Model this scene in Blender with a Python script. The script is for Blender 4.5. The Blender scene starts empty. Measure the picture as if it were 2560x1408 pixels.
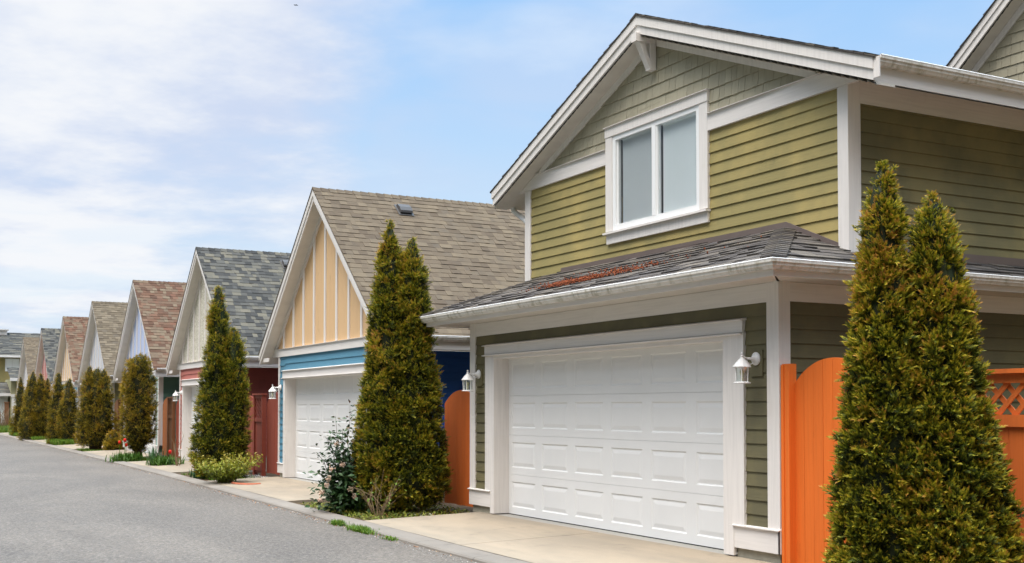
import bpy, math, random
import numpy as np
from math import sin, cos, pi, sqrt, radians as rad
from mathutils import Vector, Matrix

# ------------------------------------------------------------------ camera, sky, sun, exposure
S = bpy.context.scene
COL = S.collection
HC = 1.44
YAW, PITCH, FPX, Y0 = 0.4967, 0.0313, 2901.8, 928.67
cam = bpy.data.objects.new('camera', bpy.data.cameras.new('camera'))
COL.objects.link(cam)
cam.location = (0, 0, HC)
cam.rotation_euler = (pi / 2 + PITCH, 0, pi / 2 - YAW)
cam.data.sensor_width = 36
cam.data.lens = FPX / 2560 * 36
cam.data.shift_y = (Y0 - 704) / 2560
cam.data.clip_end = 3000
S.camera = cam

SUN_EL, SUN_AZ = rad(72), rad(285)     # azimuth anticlockwise from +x: the veiled sun stands high over the lane
sdir = Vector((cos(SUN_EL) * cos(SUN_AZ), cos(SUN_EL) * sin(SUN_AZ), sin(SUN_EL)))
sun = bpy.data.objects.new('sun', bpy.data.lights.new('sun', 'SUN'))
COL.objects.link(sun)
sun.data.energy = 1.5
sun.data.angle = rad(38)
sun.data.color = (1.0, .93, .83)
sun.rotation_euler = sdir.to_track_quat('Z', 'Y').to_euler()

S.view_settings.view_transform = 'Standard'
S.view_settings.look = 'None'
S.view_settings.exposure = 1.06
S.view_settings.gamma = 1
S.render.engine = 'CYCLES'
S.cycles.max_bounces = 6
S.cycles.transparent_max_bounces = 8
S.cycles.use_denoising = True


def pixel_dir(x, y):
    h = np.array([-cos(YAW), sin(YAW), 0.]); z = np.array([0, 0, 1.])
    r = np.array([sin(YAW), cos(YAW), 0.])
    d = h * cos(PITCH) + z * sin(PITCH); u = -h * sin(PITCH) + z * cos(PITCH)
    v = d + r * (x - 1280) / FPX - u * (y - Y0) / FPX
    return v / np.linalg.norm(v)


class NT:
    """tiny helper for building node trees"""
    def __init__(s, tree): s.t = tree; tree.nodes.clear()
    def n(s, typ, **kw):
        nd = s.t.nodes.new(typ)
        for k, v in kw.items():
            if k in nd.inputs: s.put(nd.inputs[k], v)
            else: setattr(nd, k, v)
        return nd
    def put(s, sock, v):
        if isinstance(v, bpy.types.NodeSocket): s.t.links.new(v, sock)
        elif isinstance(v, bpy.types.Node): s.t.links.new(v.outputs[0], sock)
        else: sock.default_value = v
    def m(s, op, a, b=0., c=None, clamp=False):
        nd = s.t.nodes.new('ShaderNodeMath'); nd.operation = op; nd.use_clamp = clamp
        s.put(nd.inputs[0], a); s.put(nd.inputs[1], b)
        if c is not None: s.put(nd.inputs[2], c)
        return nd.outputs[0]
    def vm(s, op, a, b):
        nd = s.t.nodes.new('ShaderNodeVectorMath'); nd.operation = op
        s.put(nd.inputs[0], a); s.put(nd.inputs[1], b)
        return nd.outputs['Value'] if op in ('DOT_PRODUCT', 'LENGTH', 'DISTANCE') else nd.outputs[0]
    def mix(s, f, a, b, blend='MIX'):
        nd = s.t.nodes.new('ShaderNodeMix'); nd.data_type = 'RGBA'; nd.blend_type = blend
        s.put(nd.inputs[0], f); s.put(nd.inputs[6], a); s.put(nd.inputs[7], b)
        return nd.outputs[2]
    def ramp(s, f, stops, interp='LINEAR'):
        nd = s.t.nodes.new('ShaderNodeValToRGB'); nd.color_ramp.interpolation = interp
        el = nd.color_ramp.elements
        while len(el) < len(stops): el.new(.5)
        for e, (p, c) in zip(el, stops):
            e.position = p; e.color = (*c, 1) if len(c) == 3 else c
        s.put(nd.inputs[0], f); return nd.outputs[0]
    def rng(s, f, a, b, c=0., d=1.):
        nd = s.t.nodes.new('ShaderNodeMapRange'); nd.interpolation_type = 'SMOOTHSTEP'
        for i, v in enumerate((f, a, b, c, d)): s.put(nd.inputs[i], v)
        return nd.outputs[0]
    def noise(s, vec, scale, detail=3, rough=.55, stretch=None, dist=0.):
        if stretch is not None:
            mp = s.t.nodes.new('ShaderNodeMapping'); s.put(mp.inputs[0], vec); mp.inputs['Scale'].default_value = stretch
            vec = mp.outputs[0]
        nd = s.t.nodes.new('ShaderNodeTexNoise')
        s.put(nd.inputs['Vector'], vec)
        nd.inputs['Scale'].default_value = scale; nd.inputs['Detail'].default_value = detail
        nd.inputs['Roughness'].default_value = rough; nd.inputs['Distortion'].default_value = dist
        return nd.outputs[0]


def c4(c): return (*c, 1) if len(c) == 3 else c

world = bpy.data.worlds.new('World')
S.world = world
world.use_nodes = True
w = NT(world.node_tree)
sky = w.n('ShaderNodeTexSky', sky_type='NISHITA')
sky.sun_disc = False
sky.sun_elevation = SUN_EL
sky.sun_rotation = math.atan2(sdir.x, sdir.y)
sky.air_density = 1.1; sky.dust_density = 1.0; sky.ozone_density = 1.4
gen = w.n('ShaderNodeTexCoord').outputs['Generated']
sep = w.n('ShaderNodeSeparateXYZ', Vector=gen)
up = sep.outputs[2]
# project the direction on a flat cloud layer so that clouds shrink towards the horizon
den = w.m('ADD', w.m('MAXIMUM', up, 0.), .10)
cx = w.m('DIVIDE', sep.outputs[0], den); cy = w.m('DIVIDE', sep.outputs[1], den)
cv = w.n('ShaderNodeCombineXYZ', X=cx, Y=cy, Z=0.)
rot = w.n('ShaderNodeMapping', Vector=cv); rot.inputs['Rotation'].default_value = (0, 0, -YAW); rot.inputs['Scale'].default_value = (1.0, 1.0, 1)
n1 = w.noise(rot.outputs[0], .62, 6, .50, None, .3)
n2 = w.noise(rot.outputs[0], 2.6, 5, .6)
def blob(px, py, width, gain):
    """smooth lobe about a sky direction, half strength at `width` degrees"""
    d = pixel_dir(px, py)
    dt = w.m('MAXIMUM', w.vm('DOT_PRODUCT', gen, tuple(d)), 0.)
    return w.m('MULTIPLY', w.m('POWER', dt, math.log(.5) / math.log(cos(rad(width)))), gain)
bias = blob(430, 130, 7, .14)
for b in (blob(60, 330, 7, .08), blob(760, 250, 4, .07), blob(1950, -250, 12, -.46), blob(1560, 330, 5, -.16), blob(300, 520, 4, -.10), blob(980, 120, 4, .05), blob(120, 740, 4, .03)):
    bias = w.m('ADD', bias, b)
bias = w.m('ADD', bias, .075)
cover = w.rng(w.m('ADD', w.m('ADD', n1, w.m('MULTIPLY', w.m('SUBTRACT', n2, .5), .20)), bias), .45, .69)
# thin streaks of cloud low over the roofs and a faint veil higher up
n3 = w.noise(gen, 5.5, 5, .55, (1, 1, 7.5), .3)
n4 = w.noise(gen, 3.2, 4, .5, (1, 1, 3.5), .4)
streak = w.m('MULTIPLY', w.rng(n3, .42, .66), w.rng(up, .02, .16, .85, 0.))
veil = w.m('MULTIPLY', w.rng(n4, .44, .68), .42)
cover = w.m('MAXIMUM', cover, w.m('MAXIMUM', streak, veil))
cover = w.m('MULTIPLY', cover, w.m('SUBTRACT', 1., w.m('MULTIPLY', w.rng(n3, .40, .58, 1., 0.), w.rng(up, .05, .20, .65, 0.))))
shade = w.rng(w.m('ADD', w.m('MULTIPLY', n1, .62), w.m('MULTIPLY', n2, .38)), .42, .60)
cloudcol = w.mix(shade, (4.15, 4.75, 6.0, 1), (6.1, 6.25, 6.5, 1))
blue = w.mix(w.rng(up, .0, .45), (4.9, 5.8, 6.5, 1), (2.0, 4.0, 6.9, 1))
skyc = w.mix(.88, sky.outputs[0], blue)
final = w.mix(cover, skyc, cloudcol)
# an overcast sky is brightest overhead
final = w.mix(1., final, w.mix(w.rng(up, .45, .95), (1, 1, 1, 1), (9.0, 7.95, 6.7, 1)), 'MULTIPLY')
# and duller low down away from the open end of the lane
ahead = w.vm('DOT_PRODUCT', gen, (-cos(YAW), sin(YAW), 0.))
low = w.m('MULTIPLY', w.rng(up, .42, .82, 1., 0.), w.rng(ahead, .60, .86, 1., 0.))
final = w.mix(low, final, w.mix(1., final, (.26, .25, .24, 1), 'MULTIPLY'))
bg = w.n('ShaderNodeBackground', Color=final, Strength=.072)
wo = w.n('ShaderNodeOutputWorld', Surface=bg)

# ------------------------------------------------------------------ materials
def mat(name, build):
    m = bpy.data.materials.new(name); m.use_nodes = True
    t = NT(m.node_tree)
    p = t.n('ShaderNodeBsdfPrincipled')
    o = t.n('ShaderNodeOutputMaterial')
    sh = build(t, p)
    t.put(o.inputs[0], sh if sh is not None else p.outputs[0])
    return m

def bump(t, p, h, strength=.3, dist=.01):
    b = t.n('ShaderNodeBump', Height=h, Strength=strength, Distance=dist)
    t.put(p.inputs['Normal'], b.outputs[0])

def hsvv(c, k): return tuple(min(1, x * k) for x in c)

def board_paint(name, col, grain=(1.5, 1.5, 70), rough=.62, wear=.25, dirt=(.16, .14, .10), bumpy=.35, var=.22, fade=None):
    """paint on wood: fine grain, board to board variation, faded blotches and grime specks"""
    def f(t, p):
        oc = t.n('ShaderNodeTexCoord').outputs['Object']
        tint = t.n('ShaderNodeAttribute', attribute_name='tint').outputs['Fac']
        g = t.noise(oc, 1., 4, .6, grain)
        big = t.noise(oc, 1.3, 4, .6)
        med = t.noise(oc, 6, 3, .6, (1, 1, .55))
        c = t.mix(t.m('MULTIPLY', tint, var * 2), c4(hsvv(col, 1 - var * .45)), c4(hsvv(col, 1 + var * .6)))
        c = t.mix(t.rng(g, .35, .75, 0, .35), c, c4(hsvv(col, .72)))
        if fade: c = t.mix(t.rng(big, .42, .68, 0, .75), c, c4(fade))
        c = t.mix(t.m('MULTIPLY', t.rng(med, .60, .80), wear), c, c4(dirt))
        t.put(p.inputs['Base Color'], c)
        p.inputs['Roughness'].default_value = rough
        p.inputs['Specular IOR Level'].default_value = .35
        bump(t, p, t.m('ADD', t.m('MULTIPLY', g, .8), t.m('MULTIPLY', big, .4)), bumpy, .004)
    return mat(name, f)

def shingle_mat(name, stops, grime=.25, dark=(.05, .047, .045)):
    def f(t, p):
        oc = t.n('ShaderNodeTexCoord').outputs['Object']
        tint = t.n('ShaderNodeAttribute', attribute_name='tint').outputs['Fac']
        c = t.ramp(tint, stops)
        gr = t.noise(oc, 140, 2, .7)
        c = t.mix(.55, c, t.mix(gr, (0, 0, 0, 1), (1, 1, 1, 1)), 'OVERLAY')
        st = t.noise(oc, 3.2, 4, .65)
        c = t.mix(t.m('MULTIPLY', t.rng(st, .45, .8), grime), c, c4(dark))
        t.put(p.inputs['Base Color'], c)
        p.inputs['Roughness'].default_value = .95
        p.inputs['Specular IOR Level'].default_value = .06
        bump(t, p, gr, .5, .004)
    return mat(name, f)

def plain(name, col, rough=.5, metal=0., var=.12, scale=4, spec=.4, bumps=0.):
    def f(t, p):
        oc = t.n('ShaderNodeTexCoord').outputs['Object']
        n = t.noise(oc, scale, 4, .6)
        t.put(p.inputs['Base Color'], t.mix(n, c4(hsvv(col, 1 - var)), c4(hsvv(col, 1 + var))))
        p.inputs['Roughness'].default_value = rough; p.inputs['Metallic'].default_value = metal
        p.inputs['Specular IOR Level'].default_value = spec
        if bumps: bump(t, p, t.noise(oc, scale * 8, 3, .6), bumps, .005)
    return mat(name, f)

def leaf_mat(name, stops, rough=.55, trans=.25, spec=.3):
    def f(t, p):
        tint = t.n('ShaderNodeAttribute', attribute_name='tint').outputs['Fac']
        c = t.ramp(tint, stops)
        t.put(p.inputs['Base Color'], c)
        p.inputs['Roughness'].default_value = rough
        p.inputs['Specular IOR Level'].default_value = spec
        tr = t.n('ShaderNodeBsdfTranslucent', Color=c)
        mx = t.n('ShaderNodeMixShader', Fac=trans)
        t.t.links.new(p.outputs[0], mx.inputs[1]); t.t.links.new(tr.outputs[0], mx.inputs[2])
        return mx.outputs[0]
    return mat(name, f)

M = {}
M['white'] = board_paint('white_trim_paint', (.76, .725, .70), (30, 30, 1.6), .5, .10, (.42, .36, .30), .25, .05)
M['white_h'] = board_paint('white_board_paint', (.76, .725, .70), (1.6, 1.6, 40), .5, .10, (.42, .36, .30), .25, .05)
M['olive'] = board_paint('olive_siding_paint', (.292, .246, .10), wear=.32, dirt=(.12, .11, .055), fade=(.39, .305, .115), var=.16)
M['olive_shaded'] = board_paint('shaded_olive_siding_paint', (.132, .120, .068), wear=.30, dirt=(.085, .08, .045), fade=(.175, .152, .075), var=.2)  # same olive darkened: shade under the eaves put into the colour
M['olive_part_shaded'] = board_paint('part_shaded_olive_siding_paint', (.185, .165, .085), wear=.30, dirt=(.10, .09, .05), fade=(.27, .225, .10), var=.18)  # same olive, side wall's shade partly mixed into the colour
M['sage'] = board_paint('sage_shake_paint', (.375, .345, .255), (26, 26, 2.2), .75, .35, (.20, .185, .12), .5, .28)
M['soffit'] = board_paint('soffit_paint', (.70, .66, .60), (2, 2, 8), .6, .1, (.4, .35, .3), .1, .06)

def f_gutter(t, p):
    oc = t.n('ShaderNodeTexCoord').outputs['Object']
    a = t.noise(oc, 1, 4, .65, (14, 14, 2.5)); b = t.noise(oc, 5, 3, .6)
    k = t.m('MULTIPLY', t.rng(a, .42, .68), t.rng(b, .35, .62, .15, .75))
    t.put(p.inputs['Base Color'], t.mix(k, (.74, .71, .67, 1), (.30, .27, .17, 1)))
    p.inputs['Roughness'].default_value = .42
M['gutter'] = mat('gutter_enamel', f_gutter)
M['lip'] = plain('gutter_lip_enamel', (.80, .80, .80), .35, 0, .04)

def f_door(t, p):
    oc = t.n('ShaderNodeTexCoord').outputs['Object']
    a = t.noise(oc, 1.6, 5, .6); b = t.noise(oc, 5, 4, .6); g = t.noise(oc, 1, 3, .6, (40, 40, 3))
    t.put(p.inputs['Base Color'], t.mix(t.rng(a, .3, .75), (.76, .765, .77, 1), (.725, .73, .735, 1)))
    t.put(p.inputs['Roughness'], t.rng(b, .40, .62, .44, .36))
M['door'] = mat('garage_door_enamel', f_door)
M['stone'] = plain('foundation_concrete', (.33, .31, .25), .9, 0, .35, 9, .2, .3)
M['flash'] = plain('flashing_metal', (.16, .125, .115), .55, .2, .15)
M['dark'] = plain('dark_edge', (.03, .03, .035), .9)
M['roof_grey'] = shingle_mat('weathered_grey_shingle', [(0, (.062, .057, .055)), (.35, (.088, .080, .076)), (.6, (.108, .098, .090)), (.85, (.145, .129, .110)), (1, (.085, .081, .084))], .3)
ROOFS = {
    'taupe': [(0, (0.098, 0.075, 0.054)), (.3, (0.120, 0.093, 0.066)), (.6, (0.131, 0.102, 0.072)), (.85, (0.152, 0.119, 0.082)), (1, (0.110, 0.088, 0.066))],
    'slate': [(0, (0.040, 0.040, 0.039)), (.3, (0.062, 0.061, 0.058)), (.6, (0.089, 0.086, 0.077)), (.85, (0.139, 0.126, 0.098)), (1, (0.071, 0.071, 0.069))],
    'russet': [(0, (0.084, 0.049, 0.034)), (.3, (0.125, 0.069, 0.046)), (.55, (0.125, 0.088, 0.061)), (.8, (0.159, 0.122, 0.084)), (1, (0.140, 0.069, 0.046))],
    'brown': [(0, (0.090, 0.071, 0.051)), (.3, (0.117, 0.092, 0.064)), (.6, (0.136, 0.109, 0.077)), (.85, (0.164, 0.131, 0.093)), (1, (0.105, 0.085, 0.064))],
}
for k, v in ROOFS.items(): M['roof_' + k] = shingle_mat(k + '_shingle', v)
PAINTS = {
    'blue': (.095, .25, .36), 'blue_shaded': (.02, .10, .38), 'red': (.43, .15, .125), 'red_shaded': (.29, .07, .05), 'green': (.33, .46, .42), 'green_shaded': (.12, .24, .19), 'tan': (.34, .33, .20), 'cream_low': (.62, .50, .34),  # darker blue, red and green: side wall shade painted into the colour
    'cream': (.70, .465, .255), 'lavender': (.48, .56, .78), 'grey_lav': (.58, .60, .66), 'peach': (.74, .53, .33), 'crimson': (.50, .10, .09),
    'orange': (.82, .175, .022), 'orange_dull': (.74, .17, .032), 'maroon': (.31, .07, .042), 'cedar_stain': (.38, .12, .03), 'cedar_brown': (.20, .085, .035),
}
for k, v in PAINTS.items():
    gr = (40, 40, 1.6) if k in ('cream', 'lavender', 'grey_lav', 'peach', 'crimson', 'orange', 'orange_dull', 'maroon', 'cedar_stain', 'cedar_brown') else (1.5, 1.5, 70)
    M[k] = board_paint(k + '_paint', v, gr, .65, .32, hsvv(v, .45), .5, .18)
def f_pebble(t, p):
    oc = t.n('ShaderNodeTexCoord').outputs['Object']
    v = t.n('ShaderNodeTexVoronoi', Vector=oc, Scale=34.)
    c = t.ramp(v.outputs['Color'], [(0, (.30, .27, .20)), (.4, (.52, .49, .40)), (1, (.74, .71, .62))])
    t.put(p.inputs['Base Color'], c); p.inputs['Roughness'].default_value = .9
    bump(t, p, v.outputs['Distance'], .6, .01)
M['pebble'] = mat('pebble_dash', f_pebble)

def f_asphalt(t, p):
    oc = t.n('ShaderNodeTexCoord').outputs['Object']
    sp = t.noise(oc, 30, 5, .85); sp2 = t.noise(oc, 110, 3, .8)
    big = t.noise(oc, .35, 5, .62, (.55, 1.2, 1), .6); mid = t.noise(oc, 1.9, 5, .6)
    c = t.mix(t.rng(big, .3, .7), (.130, .110, .090, 1), (.088, .075, .063, 1))
    c = t.mix(t.rng(mid, .52, .78, 0, .45), c, (.068, .061, .055, 1))
    c = t.mix(t.rng(sp, .50, .66, 0, .8), c, (.205, .187, .17, 1))
    c = t.mix(t.rng(sp, .36, .50, .8, 0), c, (.09, .087, .085, 1))
    c = t.mix(t.rng(sp2, .52, .68, 0, .7), c, (.06, .056, .052, 1))
    c = t.mix(.8, c, t.mix(t.rng(t.noise(oc, 22, 6, .95), .36, .64), (.22, .22, .22, 1), (.80, .80, .80, 1)), 'OVERLAY')
    trk = t.noise(oc, 1., 4, .6, (.12, 1.5, 1), .4)
    c = t.mix(t.rng(trk, .52, .72, 0, .30), c, (.075, .066, .058, 1))
    vo = t.n('ShaderNodeTexVoronoi', Vector=oc, Scale=.33, feature='DISTANCE_TO_EDGE')
    wv = t.m('ADD', vo.outputs['Distance'], t.m('MULTIPLY', t.m('SUBTRACT', t.noise(oc, 2.2, 5, .65), .5), .25))
    crack = t.m('MULTIPLY', t.rng(t.m('ABSOLUTE', wv), .0, .006, 1., 0.), t.rng(t.noise(oc, .22, 2), .5, .6))
    c = t.mix(t.m('MULTIPLY', crack, .55), c, (.04, .037, .034, 1))
    sep = t.n('ShaderNodeSeparateXYZ', Vector=oc)
    t.put(p.inputs['Base Color'], c); p.inputs['Roughness'].default_value = .85
    p.inputs['Specular IOR Level'].default_value = .3
    bump(t, p, t.m('ADD', sp, t.m('MULTIPLY', sp2, .6)), .35, .008)
M['asphalt'] = mat('asphalt', f_asphalt)

def concrete(name, a, b, stain, sc=1.):
    def f(t, p):
        oc = t.n('ShaderNodeTexCoord').outputs['Object']
        big = t.noise(oc, .9 * sc, 5, .6, (.45, 1.4, 1), .5); mid = t.noise(oc, 3.4, 5, .62); fine = t.noise(oc, 90, 3, .7)
        c = t.mix(t.rng(big, .32, .68), c4(a), c4(b))
        c = t.mix(t.rng(mid, .54, .82, 0, .55), c, c4(stain))
        c = t.mix(t.rng(fine, .5, .8, 0, .4), c, c4(hsvv(b, .6)))
        t.put(p.inputs['Base Color'], c); p.inputs['Roughness'].default_value = .88
        p.inputs['Specular IOR Level'].default_value = .25
        bump(t, p, t.m('ADD', fine, mid), .25, .004)
    return mat(name, f)
M['drive'] = concrete('driveway_concrete', (.30, .248, .185), (.225, .192, .15), (.125, .11, .09))
M['kerb'] = concrete('kerb_concrete', (.215, .190, .162), (.17, .152, .132), (.10, .09, .078))
M['slab'] = concrete('garage_slab_concrete', (.33, .32, .29), (.27, .26, .24), (.2, .19, .17))
M['joint'] = plain('joint_filler', (.10, .085, .06), .95)
M['soil'] = plain('soil', (.085, .058, .036), .95, 0, .5, 9, .1, .8)
M['earth'] = plain('open_ground', (.055, .06, .03), .95, 0, .4, 1.2, .1, .5)
M['bark'] = plain('bark', (.085, .055, .035), .9, 0, .4, 14, .1, .8)
M['twig'] = plain('dry_twig', (.21, .145, .085), .8, 0, .3, 9, .2)
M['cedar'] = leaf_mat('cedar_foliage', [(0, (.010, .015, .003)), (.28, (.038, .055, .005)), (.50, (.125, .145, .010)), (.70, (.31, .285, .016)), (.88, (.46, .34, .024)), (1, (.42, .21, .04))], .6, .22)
M['cedar_far'] = leaf_mat('far_cedar_foliage', [(0, (.014, .016, .004)), (.28, (.055, .055, .006)), (.50, (.20, .165, .010)), (.75, (.39, .27, .018)), (1, (.40, .20, .04))], .6, .22)
M['leaf_dark'] = leaf_mat('glossy_leaf', [(0, (.010, .028, .008)), (.5, (.026, .062, .018)), (.85, (.055, .10, .03)), (1, (.14, .07, .035))], .5, .12, .3)
M['leaf_yellow'] = leaf_mat('yellow_green_leaf', [(0, (.03, .06, .006)), (.45, (.14, .18, .012)), (.8, (.26, .27, .022)), (1, (.32, .25, .035))], .5, .25)
M['leaf_bright'] = leaf_mat('bright_leaf', [(0, (.05, .13, .01)), (.6, (.12, .25, .02)), (1, (.24, .36, .05))], .45, .3)
M['leaf_green'] = leaf_mat('mid_green_leaf', [(0, (.02, .06, .008)), (.6, (.06, .14, .015)), (1, (.13, .22, .04))], .5, .25)
M['leaf_blue'] = leaf_mat('strap_leaf', [(0, (.02, .05, .02)), (.6, (.05, .12, .05)), (1, (.10, .18, .06))], .45, .2)
M['grass'] = leaf_mat('grass_blade', [(0, (.04, .10, .008)), (.55, (.10, .20, .015)), (.9, (.20, .25, .03)), (1, (.28, .24, .08))], .55, .3)
M['cover'] = leaf_mat('ground_cover_leaf', [(0, (.04, .065, .008)), (.6, (.15, .19, .018)), (.9, (.26, .27, .035)), (1, (.26, .13, .045))], .55, .25)
M['moss'] = leaf_mat('red_moss', [(0, (.06, .018, .008)), (.6, (.20, .045, .015)), (1, (.30, .09, .03))], .9, .05)
M['petal_pink'] = leaf_mat('pale_petal', [(0, (.62, .42, .30)), (1, (.78, .62, .50))], .6, .25)
M['petal_red'] = leaf_mat('red_petal', [(0, (.55, .012, .006)), (.85, (.75, .03, .01)), (1, (.8, .3, .02))], .45, .2)
M['litter'] = leaf_mat('dead_leaf', [(0, (.22, .09, .03)), (.6, (.40, .16, .05)), (1, (.5, .33, .18))], .8, .1)
M['pebbles'] = leaf_mat('pebble', [(0, (.13, .12, .11)), (.6, (.33, .31, .29)), (1, (.55, .53, .5))], .85, 0)
M['terracotta'] = plain('terracotta', (.36, .11, .06), .75, 0, .25, 9, .2, .3)
M['lamp_white'] = plain('white_lamp_enamel', (.80, .80, .80), .32, 0, .05, 6, .5)
M['vinyl'] = plain('white_vinyl', (.82, .83, .84), .3, 0, .03, 4, .5)
M['grey_metal'] = plain('grey_vent_metal', (.075, .072, .072), .7, 0, .12, 5, .25)
M['blind'] = plain('blind_slat', (.88, .90, .91), .6, 0, .04)
M['bulb'] = plain('bulb_glass', (.72, .66, .42), .3, 0, .05)
M['black'] = plain('black_feather', (.02, .02, .02), .8)
def f_glass(t, p):
    tr = t.n('ShaderNodeBsdfTransparent', Color=(.93, .97, .98, 1))
    gl = t.n('ShaderNodeBsdfGlossy', Color=(1, 1, 1, 1), Roughness=.03)
    fc = t.n('ShaderNodeLayerWeight', Blend=.5).outputs['Facing']
    mx = t.n('ShaderNodeMixShader', Fac=t.m('ADD', t.m('MULTIPLY', t.m('POWER', fc, 3.), .6), .11, clamp=True))
    t.t.links.new(tr.outputs[0], mx.inputs[1]); t.t.links.new(gl.outputs[0], mx.inputs[2])
    return mx.outputs[0]
M['glass'] = mat('window_glass', f_glass)
def f_screen(t, p):
    tr = t.n('ShaderNodeBsdfTransparent')
    p.inputs['Base Color'].default_value = (.12, .12, .125, 1); p.inputs['Roughness'].default_value = .7
    mx = t.n('ShaderNodeMixShader', Fac=.19)
    t.t.links.new(tr.outputs[0], mx.inputs[1]); t.t.links.new(p.outputs[0], mx.inputs[2])
    return mx.outputs[0]
M['screen'] = mat('insect_screen', f_screen)

# ------------------------------------------------------------------ mesh builder and scene-graph helpers
class MB:
    def __init__(s): s.v = []; s.f = []; s.t = []; s.arr = []
    def face(s, pts, tint=.5):
        i = len(s.v); s.v.extend([tuple(p) for p in pts]); s.f.append(tuple(range(i, i + len(pts)))); s.t.append(tint)
    def box(s, x0, x1, y0, y1, z0, z1, tint=.5):
        i = len(s.v)
        s.v += [(x0, y0, z0), (x1, y0, z0), (x1, y1, z0), (x0, y1, z0), (x0, y0, z1), (x1, y0, z1), (x1, y1, z1), (x0, y1, z1)]
        for q in ((0, 3, 2, 1), (4, 5, 6, 7), (0, 1, 5, 4), (1, 2, 6, 5), (2, 3, 7, 6), (3, 0, 4, 7)):
            s.f.append(tuple(i + k for k in q)); s.t.append(tint)
    def prism(s, poly, axis, a, b, tint=.5):
        """polygon in the two remaining axes, extruded along `axis` from a to b"""
        def P(q, h):
            r = list(q); r.insert(axis, h); return tuple(r)
        n = len(poly); i = len(s.v)
        s.v += [P(q, a) for q in poly] + [P(q, b) for q in poly]
        s.f.append(tuple(range(i, i + n))); s.f.append(tuple(range(i + 2 * n - 1, i + n - 1, -1))); s.t += [tint, tint]
        for k in range(n):
            s.f.append((i + k, i + (k + 1) % n, i + n + (k + 1) % n, i + n + k)); s.t.append(tint)
    def tube(s, pts, rads, n=6, tint=.5, cap=True):
        pts = [Vector(p) for p in pts]
        if not hasattr(rads, '__len__'): rads = [rads] * len(pts)
        i0 = len(s.v); up = Vector((.13, .27, .95))
        for k, p in enumerate(pts):
            d = (pts[min(k + 1, len(pts) - 1)] - pts[max(k - 1, 0)]).normalized()
            a = d.cross(up)
            if a.length < .05: a = d.cross(Vector((1, 0, 0)))
            a.normalize(); b = d.cross(a)
            for j in range(n):
                an = 2 * pi * j / n
                s.v.append(tuple(p + (a * cos(an) + b * sin(an)) * rads[k]))
        for k in range(len(pts) - 1):
            for j in range(n):
                j2 = (j + 1) % n
                s.f.append((i0 + k * n + j, i0 + k * n + j2, i0 + (k + 1) * n + j2, i0 + (k + 1) * n + j)); s.t.append(tint)
        if cap:
            s.f.append(tuple(i0 + j for j in range(n))); s.f.append(tuple(i0 + (len(pts) - 1) * n + j for j in reversed(range(n)))); s.t += [tint, tint]
    def lathe(s, prof, o, n=12, axis='z', tint=.5, rot=0.):
        """prof: (radius, height) pairs turned about an axis through o"""
        i0 = len(s.v)
        for r, h in prof:
            for j in range(n):
                an = 2 * pi * j / n + rot
                q = (r * cos(an), r * sin(an), h) if axis == 'z' else (r * cos(an), -h, r * sin(an))
                s.v.append((o[0] + q[0], o[1] + q[1], o[2] + q[2]))
        for k in range(len(prof) - 1):
            for j in range(n):
                j2 = (j + 1) % n
                s.f.append((i0 + k * n + j, i0 + k * n + j2, i0 + (k + 1) * n + j2, i0 + (k + 1) * n + j)); s.t.append(tint)
        s.f.append(tuple(i0 + j for j in reversed(range(n)))); s.f.append(tuple(i0 + (len(prof) - 1) * n + j for j in range(n))); s.t += [tint, tint]
    def raw(s, V, F, T):
        """numpy block: V (n,3), F (m,3 or 4), T (m)"""
        s.arr.append((np.asarray(V, float), np.asarray(F, int), np.asarray(T, float)))

BASE = {}
def obj(name, mb, m, parent=None, smooth=False, base=None):
    b = Vector(BASE[parent]) if parent is not None else Vector(base or (0, 0, 0))
    V = [np.asarray(mb.v, float).reshape(-1, 3)]; polys = [np.asarray(f) for f in mb.f]; T = [np.asarray(mb.t, float)]
    lens = [np.array([len(f) for f in mb.f], int)]
    idx = [np.concatenate(polys) if polys else np.zeros(0, int)]
    off = len(mb.v)
    for v, f, t in mb.arr:
        V.append(v); idx.append((f + off).ravel()); lens.append(np.full(len(f), f.shape[1])); T.append(t); off += len(v)
    V = np.concatenate(V) - np.array(b); idx = np.concatenate(idx); lens = np.concatenate(lens); T = np.concatenate(T)
    me = bpy.data.meshes.new(name)
    me.vertices.add(len(V)); me.vertices.foreach_set('co', V.astype(np.float32).ravel())
    me.loops.add(len(idx)); me.loops.foreach_set('vertex_index', idx.astype(np.int32))
    me.polygons.add(len(lens))
    st = np.concatenate([[0], np.cumsum(lens)[:-1]]).astype(np.int32)
    me.polygons.foreach_set('loop_start', st)
    a = me.attributes.new('tint', 'FLOAT', 'FACE'); a.data.foreach_set('value', T.astype(np.float32))
    me.update(calc_edges=True); me.validate()
    me.polygons.foreach_set('use_smooth', np.full(len(me.polygons), bool(smooth)))
    me.materials.append(M[m] if isinstance(m, str) else m)
    o = bpy.data.objects.new(name, me); COL.objects.link(o)
    if parent is not None: o.parent = parent
    else: o.location = b
    BASE[o] = tuple(b)
    return o

def thing(name, label, cat, loc, group=None):
    o = bpy.data.objects.new(name, None); o.empty_display_size = .2; COL.objects.link(o); o.location = loc
    BASE[o] = tuple(loc); return tag(o, label, cat, group)
def tag(o, label, cat, group=None, kind=None):
    o['label'] = label; o['category'] = cat
    if group: o['group'] = group
    if kind: o['kind'] = kind
    return o
def structure(name, mb, m):
    o = obj(name, mb, m); o['kind'] = 'structure'; return o
def copy_tree(o, parent=None):
    c = o.copy(); COL.objects.link(c)
    if parent is not None: c.parent = parent
    for ch in list(o.children): copy_tree(ch, c)
    return c

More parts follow.
